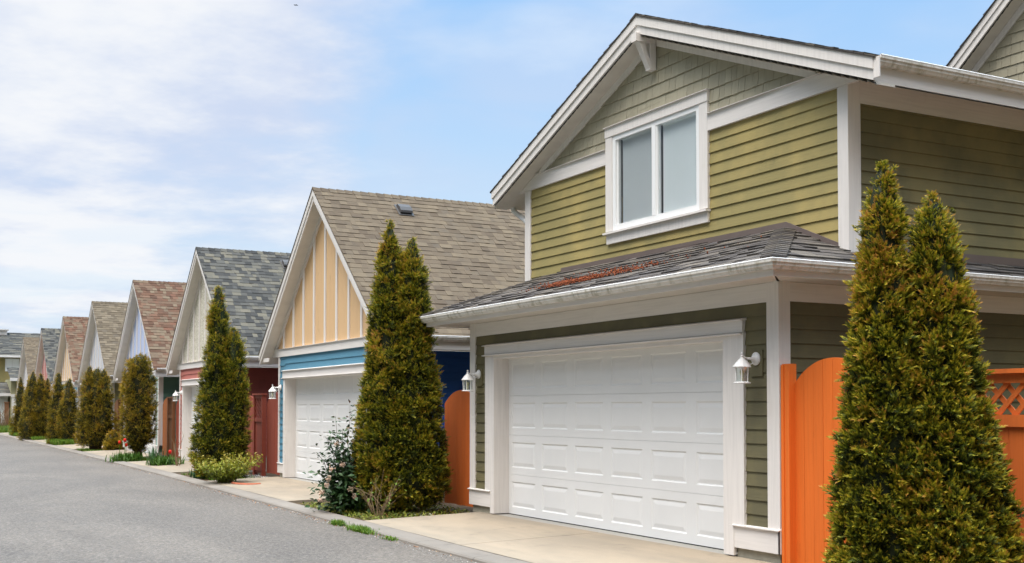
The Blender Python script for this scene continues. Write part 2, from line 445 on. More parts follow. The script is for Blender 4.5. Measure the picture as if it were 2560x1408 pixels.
R = random.Random(7)
def lap(mb, axis, pos, out, u0, u1, z0, z1, ex=.1275, th=.018, clip=None, phase=0., joint=3.2):
    """horizontal lap siding. axis 1: wall at y=pos running along x; axis 0: wall at x=pos running along y. out = outward sign"""
    def P(u, z, n): return (u, pos + out * n, z) if axis == 1 else (pos + out * n, u, z)
    z = z0 - phase
    while z < z1 - 1e-4:
        zb, zt = max(z, z0), min(z + ex, z1)
        a0, a1 = (u0, u1) if clip is None else clip(zb)
        b0, b1 = (u0, u1) if clip is None else clip(zt)
        nb = th; nt = th - (th - .003) * (zt - zb) / ex
        cuts = []
        if joint and a1 - a0 > joint:
            c = a0 + R.uniform(.3, joint)
            while c < a1 - .4: cuts.append(c); c += R.uniform(2.2, 3.7)
        e = [a0] + cuts + [a1]; eb = [b0] + cuts + [b1]
        for k in range(len(e) - 1):
            g0 = .0015 if k else 0; g1 = .0015 if k < len(e) - 2 else 0
            t = R.random(); dn = R.uniform(-.001, .001)
            mb.face([P(e[k] + g0, zb, nb + dn), P(e[k + 1] - g1, zb, nb + dn), P(eb[k + 1] - g1, zt, nt + dn), P(eb[k] + g0, zt, nt + dn)], t)
            mb.face([P(e[k] + g0, zb, nb + dn), P(e[k + 1] - g1, zb, nb + dn), P(e[k + 1], zb, -.006), P(e[k], zb, -.006)], t)
        z += ex
    mb.face([P(u0, z0, -.007), P(u1, z0, -.007), P(u1, z1, -.007), P(u0, z1, -.007)] if clip is None else
            [P(clip(z0)[0], z0, -.007), P(clip(z0)[1], z0, -.007), P(clip(z1)[1], z1, -.007), P(clip(z1)[0], z1, -.007)], .5)

def shakes(mb, y, z0, z1, clip, ex=.155, holes=()):
    """shingled gable facing -y; clip(z) -> x range"""
    z = z0; k = 0
    while z < z1 - .01:
        zt = min(z + ex, z1)
        a0, a1 = clip(z); b0, b1 = clip(zt)
        x = a0 - R.uniform(0, .1)
        while x < a1:
            wd = R.choice((.09, .11, .13, .16, .19)); x2 = x + wd
            l0, l1 = max(x + .0018, a0), min(x2 - .0018, a1); m0, m1 = max(x + .0018, b0), min(x2 - .0018, b1)
            if l1 - l0 > .004:
                if m1 < m0: m0 = m1 = (b0 if x2 < b0 else b1)
                n = .020 + R.uniform(-.003, .003); dz = R.uniform(-.003, .003); t = R.random()
                mb.face([(l0, y - n, z + dz), (l1, y - n, z + dz), (m1, y - .006, zt), (m0, y - .006, zt)], t)
                mb.face([(l0, y - n, z + dz), (l1, y - n, z + dz), (l1, y, z + dz), (l0, y, z + dz)], t)
                mb.face([(l1, y - n, z + dz), (l1, y, z + dz), (m1, y, zt), (m1, y - .006, zt)], t)
            x = x2
        z += ex; k += 1
    mb.face([(clip(z0)[0], y + .001, z0), (clip(z0)[1], y + .001, z0), (clip(z1)[1], y + .001, z1), (clip(z1)[0], y + .001, z1)], .3)

def shingles(mb, O, U, V, N, length, ul, ur, ex=.145, wide=(.10, .34), droop=0., flat=(.010, .021)):
    """courses of laminated shingles on a slope: O eave origin, U along eave, V up the slope, N normal, ul/ur(v) limits along U"""
    O, U, V, N = (np.array(q, float) for q in (O, U, V, N))
    def P(u, v, n): return tuple(O + U * u + V * v + N * n)
    v = 0.; c = 0
    while v < length - .01:
        vt = min(v + ex + .01, length)
        a0, a1 = ul(v), ur(v); b0, b1 = ul(vt), ur(vt)
        u = a0 - R.uniform(0, .3)
        while u < a1:
            wd = R.uniform(*wide); u2 = u + wd
            l0, l1 = max(u, a0), min(u2, a1); m0, m1 = min(max(u, b0), b1), max(min(u2, b1), b0)
            if l1 - l0 > .003:
                n = flat[0] if R.random() < .5 else flat[1]
                n += R.uniform(-.001, .002); t = R.random()
                nb = n - (droop if c == 0 else 0)
                sk = R.uniform(-.004, .004)
                mb.face([P(l0, v + sk, nb), P(l1, v + sk, nb), P(m1, vt, n * .35), P(m0, vt, n * .35)], t)
                mb.face([P(l0, v + sk, nb), P(l1, v + sk, nb), P(l1, v + sk, nb - n - .004), P(l0, v + sk, nb - n - .004)], t)
                mb.face([P(l1, v, nb), P(m1, vt, n * .35), P(m1, vt, 0), P(l1, v, 0)], t)
                mb.face([P(l0, v, nb), P(m0, vt, n * .35), P(m0, vt, 0), P(l0, v, 0)], t)
            u = u2
        v += ex; c += 1
    mb.face([P(ul(0), 0, -.001), P(ur(0), 0, -.001), P(ur(length), length, -.001), P(ul(length), length, -.001)], .4)

def caps(mb, A, B, NL, NR, half=.14, ex=.14):
    """ridge or hip cap pieces from A up to B; NL, NR unit vectors down each side"""
    A, B, NL, NR = (np.array(q, float) for q in (A, B, NL, NR))
    L = np.linalg.norm(B - A); d = (B - A) / L; up = np.array([0, 0, 1.])
    n = int(L / ex)
    for k in range(n):
        p = A + d * k * ex; q = A + d * min(L, (k + 1.25) * ex); t = R.random()
        h0 = .036; h1 = .018
        for s in (NL, NR):
            mb.face([p + up * h0, p + s * half + up * (h0 - .004), q + s * half + up * h1, q + up * (h1 + .002)], t)
            mb.face([p + up * h0, p + s * half + up * (h0 - .004), p + s * half + up * (h0 - .02), p + up * (h0 - .016)], t)
            mb.face([p + s * half + up * (h0 - .004), q + s * half + up * h1, q + s * half - up * .01, p + s * half - up * .01], t)

GPROF = [(0, 0), (.055, 0), (.066, .018), (.078, .030), (.080, .052), (.094, .058), (.096, .082), (.090, .090), (.084, .086), (.082, .064), (.055, .012), (.008, .012), (.008, .088), (0, .088)]
def gutter(mb, path, z0, sc=1.):
    """K-style gutter; path = xy points, outward side to the right of travel"""
    pts = [Vector(p) for p in path]; rows = []
    for k, p in enumerate(pts):
        ns = []
        for a, b in ((k - 1, k), (k, k + 1)):
            if a >= 0 and b < len(pts):
                d = (pts[b] - pts[a]).normalized(); ns.append(Vector((d.y, -d.x)))
        m = ns[0] if len(ns) == 1 else (ns[0] + ns[1]) / (1 + ns[0].dot(ns[1]))
        rows.append([(p.x + m.x * o * sc, p.y + m.y * o * sc, z0 + h * sc) for o, h in GPROF])
    n = len(GPROF)
    for k in range(len(rows) - 1):
        for j in range(n):
            j2 = (j + 1) % n
            mb.face([rows[k][j], rows[k + 1][j], rows[k + 1][j2], rows[k][j2]], .5)
    mb.face(rows[0]); mb.face(rows[-1])

def gutter_lip(mb, path, z0):
    pts = [Vector(p) for p in path]; rows = []
    prof = [(.0965, .080), (.099, .086), (.096, .0935), (.083, .0935), (.083, .089)]
    for k, p in enumerate(pts):
        ns = []
        for a, b in ((k - 1, k), (k, k + 1)):
            if a >= 0 and b < len(pts):
                d = (pts[b] - pts[a]).normalized(); ns.append(Vector((d.y, -d.x)))
        m = ns[0] if len(ns) == 1 else (ns[0] + ns[1]) / (1 + ns[0].dot(ns[1]))
        rows.append([(p.x + m.x * o, p.y + m.y * o, z0 + h) for o, h in prof])
    for k in range(len(rows) - 1):
        for j in range(len(prof) - 1):
            mb.face([rows[k][j], rows[k + 1][j], rows[k + 1][j + 1], rows[k][j + 1]])

def garage_door(x0, x1, y, z0, sec, ncol, parent):
    mb = MB(); wd = (x1 - x0) / ncol
    for s_ in range(4):
        zb = z0 + s_ * sec + (.001 if s_ else 0); zt = z0 + (s_ + 1) * sec - .0015
        for c in range(ncol):
            a, b = x0 + c * wd, x0 + (c + 1) * wd
            def rect(i, j, n): return [(a + i, y + n, zb + j), (b - i, y + n, zb + j), (b - i, y + n, zt - j), (a + i, y + n, zt - j)]
            rs = [rect(0, 0, 0), rect(.085, .095, 0), rect(.099, .109, .009), rect(.110, .120, .009), rect(.150, .160, .002)]
            for p, q in zip(rs, rs[1:]):
                for k in range(4): mb.face([p[k], p[(k + 1) % 4], q[(k + 1) % 4], q[k]])
            mb.face(rs[-1])
        mb.face([(x0, y, zt), (x1, y, zt), (x1, y + .03, zt), (x0, y + .03, zt)]); mb.face([(x0, y, zb), (x1, y, zb), (x1, y + .03, zb), (x0, y + .03, zb)])
    mb.box(x0, x1, y + .031, y + .05, z0, z0 + 4 * sec)
    d = obj('garage_door', mb, 'door', parent)
    sl = MB(); sl.box(x0, x1, y + .004, y + .03, z0 - .022, z0 - .001); obj('bottom_seal', sl, 'dark', d)
    return d

# ------------------------------------------------------------------ ground, lane, kerb, driveways
F = 7.307
HOUSES = [-20.9, -30.15, -38.73, -47.1, -55.3, -63.4, -72.06]
KP = [(12, 5.0), (-6, 5.2), (-12, 5.27), (-18, 5.42), (-25, 5.57), (-33, 5.66), (-47, 5.78), (-84, 5.86)]
def kerb_y(x):
    for (xa, ya), (xb, yb) in zip(KP, KP[1:]):
        if x >= xb: return ya + (yb - ya) * (x - xa) / (xb - xa)
    return KP[-1][1]
g = MB(); g.face([(-900, -900, -.135), (900, -900, -.135), (900, 900, -.135), (-900, 900, -.135)])
structure('ground', g, 'earth')
g = MB()
for (xa, ya), (xb, yb) in zip(KP, KP[1:]):
    g.face([(xb, -2.6, -.112), (xa, -2.6, -.112), (xa, ya + .06, -.102), (xb, yb + .06, -.102)])
g.face([(-90, -9, -.118), (-84, -9, -.118), (-84, 30, -.118), (-90, 30, -.118)])
structure('lane', g, 'asphalt')
g = MB()
xs = [12]
while xs[-1] > -84: xs.append(xs[-1] - 1.5)
rr = random.Random(3)
prof = [(-.005, -.105), (0, -.082), (.018, -.066), (.05, -.060), (.27, -.052), (.27, -.12)]
wob = {x: rr.uniform(-.012, .012) for x in xs}
for xa, xb in zip(xs, xs[1:]):
    for (o, z), (o2, z2) in zip(prof, prof[1:]):
        ka, kb = kerb_y(xa) + wob[xa], kerb_y(xb) + wob[xb]
        e = .003
        g.face([(xa - e, ka + o, z), (xb + e, kb + o, z), (xb + e, kb + o2, z2), (xa - e, ka + o2, z2)], rr.random())
structure('kerb', g, 'kerb')
g = MB(); gj = MB()
def driveway(xl, xr, split=True):
    sx = [xl, (xl + xr) / 2 - .02, xr] if split else [xl, xr]
    for a, b in zip(sx, sx[1:]):
        a2, b2 = a + .006, b - .006
        g.face([(a2, kerb_y(a) + .274, -.050), (b2, kerb_y(b) + .274, -.050), (b2, F + .02, -.006), (a2, F + .02, -.006)])
        for q in ((a2, kerb_y(a) + .274), (b2, kerb_y(b) + .274)):
            g.face([(q[0], q[1], -.05), (q[0], F + .02, -.006), (q[0], F + .02, -.13), (q[0], q[1], -.13)])
    gj.face([(xl + .01, kerb_y(xl) + .25, -.062), (xr - .01, kerb_y(xr) + .25, -.062), (xr - .01, F + .01, -.016), (xl + .01, F + .01, -.016)])
driveway(-14.46, -8.32)
for c in HOUSES: driveway(c - 2.95 if c > -25 else c - 3.1, c + 2.85)
structure('driveway', g, 'drive'); structure('driveway_joint', gj, 'joint')
g = MB()
for (xa, ya), (xb, yb) in zip(KP, KP[1:]): g.face([(xb, yb + .2, -.085), (xa, ya + .2, -.085), (xa, 30, -.085), (xb, 30, -.085)])
structure('planting_bed', g, 'soil')

# ------------------------------------------------------------------ the near olive house
XL, XR, UY = -14.735, -8.283, 8.2
CX = (XL + XR) / 2
H = thing('house', 'large olive green house with a white gable window and wide double garage door', 'house', (CX, F, 0))
WO = .028   # siding base sits this far behind the trim face
DL, DR, DY = -14.0, -9.10, 7.53
# lower walls
mb = MB()
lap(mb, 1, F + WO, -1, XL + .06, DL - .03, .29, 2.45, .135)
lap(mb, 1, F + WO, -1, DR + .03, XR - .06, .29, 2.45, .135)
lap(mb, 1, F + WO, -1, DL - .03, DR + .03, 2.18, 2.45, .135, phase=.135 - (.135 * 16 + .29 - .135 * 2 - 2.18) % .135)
obj('front_wall', mb, 'olive_shaded', H)
mb = MB(); lap(mb, 0, XR - WO, 1, F + .06, 17, .29, 2.45, .135); obj('side_wall', mb, 'olive_shaded', H)
mb = MB(); lap(mb, 0, XL + WO, -1, F + .06, 17, .29, 2.45, .135, joint=0); obj('side_wall', mb, 'olive_shaded', H)
# corner boards
def cboard(x0, x1, y0, y1, z0, z1, m='white', par=None, name='corner_board'):
    mb = MB(); mb.box(x0, x1, y0, y1, z0, z1, R.random()); return obj(name, mb, m, par or H)
cboard(XR - .168, XR - .002, F, F + .025, .30, 2.62); cboard(XR - .024, XR, F + .001, F + .141, .30, 2.62)
cboard(XL + .002, XL + .165, F, F + .025, .30, 2.62); cboard(XL, XL + .024, F + .001, F + .14, .30, 2.62)
# frieze boards
mb = MB(); mb.box(XL + .167, CX, F + .003, F + .027, 2.437, 2.615, .3); mb.box(CX + .002, XR - .170, F + .003, F + .027, 2.437, 2.615, .7)
obj('frieze_board', mb, 'white_h', H)
mb = MB(); mb.box(XR - .027, XR - .003, F + .143, 17, 2.437, 2.615, .4); obj('frieze_board', mb, 'white_h', H)
# skirt boards with caps, foundation
for a, b in ((XL - .004, DL - .085), (DR + .165, XR + .006)):
    mb = MB(); mb.box(a, b, F - .006, F + .024, .085, .305, .5); mb.prism([(F - .03, .305), (F + .03, .318), (F + .03, .300), (F - .03, .296)], 0, a - .012, b + .002)
    obj('skirt_board', mb, 'white_h', H)
mb = MB(); mb.box(XR - .02, XR + .004, F - .006, 17, .085, .298, .5); obj('skirt_board', mb, 'white_h', H)
mb = MB(); mb.box(XL + .05, DL - .10, F + .03, F + .2, -.13, .10); mb.box(XL + .05, XL + .2, F + .2, 17, -.13, .1); mb.box(XL + .05, DL - .10, F + .026, F + .03, -.02, .0); obj('foundation', mb, 'stone', H)
mb = MB(); mb.box(DR + .17, XR - .03, F + .03, F + .2, -.13, .10); mb.box(XR - .2, XR - .031, F + .2, 17, -.13, .10); obj('foundation', mb, 'stone', H)
# door trim
mb = MB()
mb.box(DL - .24, DL - .005, F - .012, F + .024, .30, 2.169, .4)
mb.box(DL - .09, DL - .005, F - .012, F + .024, .006, .299, .4)
mb.box(DL - .005, DL + .02, F - .010, DY + .02, .006, 2.11, .6)
obj('door_jamb', mb, 'white', H)
mb = MB()
mb.box(DR + .085, DR + .325, F - .012, F + .024, .30, 2.169, .4)
mb.box(DR + .085, DR + .165, F - .012, F + .024, .006, .299, .4)
mb.box(DR + .02, DR + .085, F - .007, F + .03, .006, 2.104, .6)
mb.box(DR + .0, DR + .02, F - .002, DY + .02, .006, 2.11, .5)
obj('door_jamb', mb, 'white', H)
mb = MB()
mb.box(DL - .245, DR + .32, F - .020, F + .022, 2.170, 2.285, .5)
mb.box(DL - .005, DR + .085, F - .004, DY + .02, 2.105, 2.160, .5)
obj('door_header', mb, 'white_h', H)
mb = MB(); mb.prism([(F - .055, 2.283), (F - .055, 2.292), (F + .03, 2.315), (F + .03, 2.286)], 0, DL - .265, DR + .335); obj('header_cap', mb, 'white_h', H)
mb = MB(); mb.prism([(F - .05, 2.150), (F - .05, 2.160), (F + .0, 2.1695), (F + .0, 2.145)], 0, DL - .275, DR + .318); obj('header_moulding', mb, 'white_h', H)
garage_door(DL + .02, DR, DY, .004, .533, 6, H)
mb = MB(); mb.box(DL - .02, DR + .02, F + .02, DY + .3, -.12, -.008); obj('garage_slab', mb, 'slab', H)
# ---- lower hip roof
EY, EXR, EXL, EZ, SL = 6.775, -7.755, -15.263, 2.735, .395
k = sqrt(1 + SL * SL)
run = UY + .02 - EY
mb = MB()
shingles(mb, (EXL, EY, EZ), (1, 0, 0), (0, 1 / k, SL / k), (0, -SL / k, 1 / k), run * k, lambda v: v / k, lambda v: EXR - EXL - v / k, .14, (.16, .34), .02)
rs = .53
shingles(mb, (EXR, EY, EZ), (0, 1, 0), (-1 / k, 0, SL / k), (SL / k, 0, 1 / k), rs * k, lambda v: v / k, lambda v: 10.5, .14, (.16, .34), .02)
# part of the side slope in front of the upper wall, up to the hip
def ur_side(v): return min(10.5, UY + .02 - EY) if v / k > rs - .02 else 10.5
shingles(mb, (EXR - rs, EY, EZ + rs * SL), (0, 1, 0), (-1 / k, 0, SL / k), (SL / k, 0, 1 / k), (run - rs) * k, lambda v: rs + v / k, lambda v: run, .14, (.16, .34))
shingles(mb, (EXL, EY + 10.5, EZ), (0, -1, 0), (1 / k, 0, SL / k), (-SL / k, 0, 1 / k), rs * k, lambda v: 0, lambda v: 10.5 - v / k, .14, (.16, .34), .02)
lr = obj('lower_roof', mb, 'roof_grey', H)
mb = MB()
hv = lambda q: np.array(q) / np.linalg.norm(q)
caps(mb, (EXR + .01, EY - .01, EZ + .004), (EXR - run + .04, EY + run - .04, EZ + (run - .04) * SL), hv((-1, -.0, 0.0)) * 1., hv((0, 1, 0)), .16, .125)
obj('hip_cap', mb, 'roof_grey', lr); mb = MB()
caps(mb, (EXL - .01, EY - .01, EZ + .004), (EXL + run - .04, EY + run - .04, EZ + (run - .04) * SL), hv((1, 0, 0)), hv((0, 1, 0)), .16, .125)
obj('hip_cap', mb, 'roof_grey', lr)
# flashing where the lower roof meets the upper walls
mb = MB(); zr = EZ + run * SL
mb.box(EXL + run + .1, EXR - run + .02, UY + .0, UY + .012, zr - .02, zr + .06)
mb.prism([(EXR - run + .02, zr - .02), (EXR - run + .02, zr + .063), (XR - .14, EZ + (EXR - XR + .14) * SL + .055), (XR - .14, EZ + (EXR - XR + .14) * SL - .02)], 1, UY - .006, UY + .008)
mb.box(XR + .0, XR + .01, UY + .17, 17, EZ + rs * SL - .02, EZ + rs * SL + .085)
obj('flashing', mb, 'flash', lr)
# lower soffit, fascia, gutter
mb = MB()
FO = .445
mb.face([(XL - FO, F - FO, 2.618), (XR + FO, F - FO, 2.618), (XR + .0, F + .02, 2.618), (XL, F + .02, 2.618)])
mb.face([(XR + FO, F - FO, 2.618), (XR + FO, 17, 2.618), (XR - .02, 17, 2.618), (XR - .02, F, 2.618)])
mb.face([(XL - FO, F - FO, 2.618), (XL - FO, 17, 2.618), (XL + .02, 17, 2.618), (XL + .02, F, 2.618)])
obj('soffit', mb, 'soffit', H)
mb = MB()
mb.box(XL - FO, XR + FO, F - FO - .02, F - FO, 2.598, 2.735); mb.box(XR + FO, XR + FO + .02, F - FO - .02, 17, 2.598, 2.735); mb.box(XL - FO - .02, XL - FO, F - FO - .02, 17, 2.598, 2.735)
obj('fascia', mb, 'white_h', H)
gp = [(XL - FO - .021, 12), (XL - FO - .021, F - FO - .021), (XR + FO + .021, F - FO - .021), (XR + FO + .021, 17)]
gp = [(XL - FO - .021, 12)] + gp[1:]
mb = MB(); gutter(mb, gp, 2.652); gt = obj('gutter', mb, 'gutter', H)
mb = MB(); gutter_lip(mb, gp, 2.652); obj('gutter_lip', mb, 'lip', gt)
# ---- upper storey
AZ, AS, BY, EO = 6.19, .40, 7.957, 3.80
SOF = .25     # soffit below roof top
WX0, WX1, WZ0, WZ1 = CX - .90, CX + .90, 3.76, 4.90      # window rough opening
mb = MB()
lap(mb, 1, UY + WO, -1, XL + .08, WX0, 2.95, 4.60, .1275, phase=.02)
lap(mb, 1, UY + WO, -1, WX1, XR - .08, 2.95, 4.60, .1275, phase=.02)
lap(mb, 1, UY + WO, -1, WX0, WX1, 2.95, 3.77, .1275, phase=.02)
obj('upper_front_wall', mb, 'olive', H)
mb = MB(); lap(mb, 0, XR - WO, 1, UY + .08, 17, 2.9, 4.43, .1275, phase=.03); obj('upper_side_wall', mb, 'olive_part_shaded', H)
mb = MB(); lap(mb, 0, XL + WO, -1, UY + .08, 17, 2.9, 4.66, .1275, joint=0); obj('upper_side_wall', mb, 'olive', H)
soff = lambda x: AZ - SOF - AS * abs(x - CX)
mb = MB()
for lo, hi, z0, z1 in ((None, WX0, 4.77, 4.90), (WX1, None, 4.77, 4.90)):
    shakes(mb, UY + WO, z0, z1, (lambda z: (CX - (AZ - SOF + .03 - z) / AS, WX0)) if lo is None else (lambda z: (WX1, CX + (AZ - SOF + .03 - z) / AS)), .13)
shakes(mb, UY + WO, 4.90, AZ - SOF + .02, lambda z: (CX - max(0, (AZ - SOF + .03 - z)) / AS, CX + max(0, (AZ - SOF + .03 - z)) / AS), .158)
obj('gable_shingles', mb, 'sage', H)
cboard(XR - .142, XR - .002, UY, UY + .025, 2.96, 4.583); cboard(XR - .024, XR, UY + .001, UY + .166, 2.9, 4.63)
cboard(XL + .002, XL + .165, UY, UY + .025, 2.96, 4.583); cboard(XL, XL + .024, UY + .001, UY + .166, 2.9, 4.63)
# belt board, in two pieces either side of the window
for s in (-1, 1):
    mb = MB(); xi = CX + s * 1.06; lim = lambda z: CX + s * (AZ - SOF - z - .004) / AS
    mb.prism([(xi, 4.585), (lim(4.585), 4.585), (lim(4.772), 4.772), (xi, 4.772)], 1, UY - .012, UY + .026)
    mb.prism([(UY - .04, 4.774), (UY - .04, 4.780), (UY + .03, 4.793), (UY + .03, 4.774)], 0, min(xi, lim(4.79)), max(xi, lim(4.79)))
    obj('belt_board', mb, 'white_h', H)
    mb = MB(); q = lambda x, d: (x, soff(x) - d)
    x1 = CX + s * .075; x2 = CX + s * 2.80
    mb.prism([q(x1, -.002), q(x2, -.002), q(x2, .085), q(x1, .085)], 1, UY - .010, UY + .03)
    obj('rake_board', mb, 'white', H)
    # bargeboard: two stepped bands
    mb = MB(); t = lambda x, d: (x, AZ - AS * abs(x - CX) - d); xo = CX + s * EO
    mb.prism([t(CX, .012), t(xo, .012), t(xo, .118), t(CX, .118)], 1, BY - .012, BY + .03)
    mb.prism([t(CX, .119), t(xo - s * .012, .119), t(xo - s * .012, .222), t(CX, .222)], 1, BY + .006, BY + .034)
    if s > 0: mb.box(xo + .001, xo + .075, BY - .006, BY + .006, AZ - AS * EO - .205, AZ - AS * EO - .015)
    obj('bargeboard', mb, 'white', H)
    # gable soffit planks
    mb = MB(); n = 34
    for i in range(n):
        a, b = CX + s * EO * i / n, CX + s * EO * (i + 1) / n
        mb.face([(a, BY + .03, soff(a) + .004), (b, BY + .03, soff(b) - .006), (b, UY + .03, soff(b) - .006), (a, UY + .03, soff(a) + .004)], R.random())
        mb.face([(b, BY + .03, soff(b) - .006), (b, UY + .03, soff(b) - .006), (b, UY + .03, soff(b) + .02), (b, BY + .03, soff(b) + .02)], .1)
    # eave soffit along the side
    a, b = CX + s * 3.20, CX + s * 3.79
    mb.face([(a, UY, soff(a)), (b, UY, soff(b)), (b, 17, soff(b)), (a, 17, soff(a))])
    obj('soffit', mb, 'soffit', H)
    mb = MB(); e0, e1 = sorted((CX + s * 3.765, CX + s * 3.785)); zf = AZ - AS * 3.775
    mb.box(e0, e1, BY + .036, 17, zf - .235, zf - .02); obj('fascia', mb, 'white_h', H)
    gx = CX + s * 3.787
    pth = [(gx, BY + .01), (gx, 17)] if s > 0 else [(gx, 17), (gx, BY + .04)]
    mb = MB(); gutter(mb, pth, zf - .10); gt = obj('gutter', mb, 'gutter', H)
    mb = MB(); gutter_lip(mb, pth, zf - .10); obj('gutter_lip', mb, 'lip', gt)
mb = MB(); mb.box(XR - .027, XR - .003, UY + .168, 17, 4.42, 4.66, .4); obj('frieze_board', mb, 'white_h', H)
mb = MB(); ka = sqrt(1 + AS * AS)
for s in (-1, 1):
    O = (CX + s * (EO + .03), BY - .02 if s > 0 else 17, AZ - AS * (EO + .03)); Ud = (0, 1, 0) if s > 0 else (0, -1, 0)
    shingles(mb, O, Ud, (-s / ka, 0, AS / ka), (s * AS / ka, 0, 1 / ka), (EO + .03) * ka, lambda v: 0, lambda v: 17 - BY + .02, .14, (.16, .34), .01)
    t = lambda x, d: (x, AZ - AS * abs(x - CX) - d)
    mb.prism([t(CX, .002), t(CX + s * (EO + .025), .002), t(CX + s * (EO + .025), .011), t(CX, .011)], 1, BY - .024, 17, .0)
ur = obj('upper_roof', mb, 'roof_grey', H)
mb = MB(); caps(mb, (CX, BY - .02, AZ - .01), (CX, 17, AZ - .01), (.93, 0, -.37), (-.93, 0, -.37)); obj('ridge_cap', mb, 'roof_grey', ur)
# knee brace under the gable peak
mb = MB()
zt = AZ - .235
mb.box(CX - .055, CX + .055, BY - .05, UY + .0, zt - .095, zt + .005, .4)
mb.box(CX - .047, CX + .047, UY - .085, UY + .005, zt - .415, zt - .096, .5)
mb.prism([(BY + .0, zt - .096), (BY + .09, zt - .096), (UY - .086, zt - .30), (UY - .086, zt - .40)], 0, CX - .042, CX + .042)
obj('knee_brace', mb, 'white', H)
# window
mb = MB()
mb.box(CX - 1.055, CX - .905, UY - .014, UY + .026, 3.705, 4.925, .4); mb.box(CX + .905, CX + 1.06, UY - .014, UY + .026, 3.705, 4.925, .6)
mb.box(CX - 1.06, CX + 1.065, UY - .022, UY + .026, 4.927, 5.05, .5)
mb.prism([(UY - .045, 5.051), (UY - .045, 5.058), (UY + .03, 5.072), (UY + .03, 5.051)], 0, CX - 1.07, CX + 1.075)
mb.box(CX - 1.04, CX + 1.055, UY - .012, UY + .026, 3.545, 3.665, .5)
W = obj('window', mb, 'white', H)
mb = MB(); mb.prism([(UY - .05, 3.667), (UY - .05, 3.690), (UY + .03, 3.703), (UY + .03, 3.667)], 0, CX - 1.075, CX + 1.07); obj('sill', mb, 'white_h', W)
mb = MB()
y0, y1 = UY - .004, UY + .06
for a, b, c, d in ((-.904, -.835, 3.705, 4.926), (.84, .904, 3.705, 4.926)): mb.box(CX + a, CX + b, y0, y1, c, d)
mb.box(CX - .835, CX + .84, y0, y1, 3.705, 3.775); mb.box(CX - .835, CX + .84, y0, y1, 4.865, 4.926)
mb.box(CX - .035, CX + .045, y0 - .004, y1, 3.775, 4.865)
mb.box(CX - .834, CX - .80, UY + .018, y1, 3.776, 4.864); mb.box(CX + .046, CX + .07, UY + .004, y1, 3.776, 4.864)
obj('frame', mb, 'vinyl', W)
mb = MB(); mb.face([(CX - .80, UY + .034, 3.776), (CX - .035, UY + .034, 3.776), (CX - .035, UY + .034, 4.864), (CX - .80, UY + .034, 4.864)]); obj('pane', mb, 'glass', W)
mb = MB(); mb.face([(CX + .07, UY + .020, 3.776), (CX + .84, UY + .020, 3.776), (CX + .84, UY + .020, 4.864), (CX + .07, UY + .020, 4.864)]); obj('pane', mb, 'glass', W)
mb = MB(); mb.face([(CX - .80, UY + .022, 3.776), (CX - .035, UY + .022, 3.776), (CX - .035, UY + .022, 4.864), (CX - .80, UY + .022, 4.864)]); obj('insect_screen', mb, 'screen', W)
for a, b in ((-.77, -.045), (.10, .84)):
    mb = MB(); z = 3.775
    while z < 4.865:
        mb.face([(CX + a, UY + .062, z), (CX + b, UY + .062, z), (CX + b, UY + .075, z + .030), (CX + a, UY + .075, z + .030)], R.random()); z += .0245
    mb.box(CX + a, CX + b, UY + .06, UY + .09, 4.85, 4.90)
    obj('blind', mb, 'blind', W)
mb = MB(); mb.face([(CX - .9, UY + .3, 3.7), (CX + .9, UY + .3, 3.7), (CX + .9, UY + .3, 4.93), (CX - .9, UY + .3, 4.93)]); obj('window_recess', mb, 'dark', W)
# downspout elbow under the left eave
mb = MB(); gx = CX - 3.85
mb.tube([(gx + .07, 8.30, 4.58), (gx + .07, 8.30, 4.46), (gx + .10, 8.30, 4.40), (gx + .16, 8.30, 4.36), (gx + .52, 8.30, 4.17), (gx + .575, 8.30, 4.08), (gx + .58, 8.30, 3.1)], .040, 10)
obj('downspout', mb, 'lip', H, True)
# lamp mounting blocks
for x in (-14.45, -8.60):
    mb = MB(); mb.box(x - .085, x + .085, F + .0, F + .03, 1.74, 1.985, .4); obj('lamp_block', mb, 'olive_shaded', H)
# moss on the lower roof
mo = MB(); rm = np.random.RandomState(4)
def clump(mb, P, r, rng, tint=None, seg=1):
    """cluster of small faceted grains at points P with radii r"""
    base = np.array([[1, 0, 0], [-1, 0, 0], [0, 1, 0], [0, -1, 0], [0, 0, 1], [0, 0, -1]], float)
    tri = np.array([[0, 2, 4], [2, 1, 4], [1, 3, 4], [3, 0, 4], [2, 0, 5], [1, 2, 5], [3, 1, 5], [0, 3, 5]])
    n = len(P); V = P[:, None, :] + base[None] * r[:, None, None] * (1 + rng.uniform(-.35, .35, (n, 6, 1)))
    Fc = (tri[None] + np.arange(n)[:, None, None] * 6).reshape(-1, 3)
    T = np.repeat(rng.rand(n) if tint is None else tint, 8)
    mb.raw(V.reshape(-1, 3), Fc, T)
pts = []
for cxm, cym, sx, sy, n in ((-12.05, 7.26, .22, .045, 1300), (-11.6, 7.30, .22, .05, 600), (-11.0, 7.36, .30, .06, 240), (-11.5, 7.55, .5, .08, 100), (-10.6, 7.42, .2, .05, 60), (-12.6, 7.35, .35, .1, 40), (-10.1, 7.6, .5, .15, 30)):
    p = np.column_stack([rm.normal(cxm, sx, n), rm.normal(cym, sy, n), np.zeros(n)]); pts.append(p)
pts = np.concatenate(pts); pts[:, 2] = EZ + (pts[:, 1] - EY) * SL + .018 + rm.rand(len(pts)) ** 2 * .03
clump(mo, pts, rm.uniform(.004, .013, len(pts)), rm)
tag(obj('moss', mo, 'moss'), 'rust red moss growing on the grey lower roof of the olive house', 'moss', None, 'stuff')

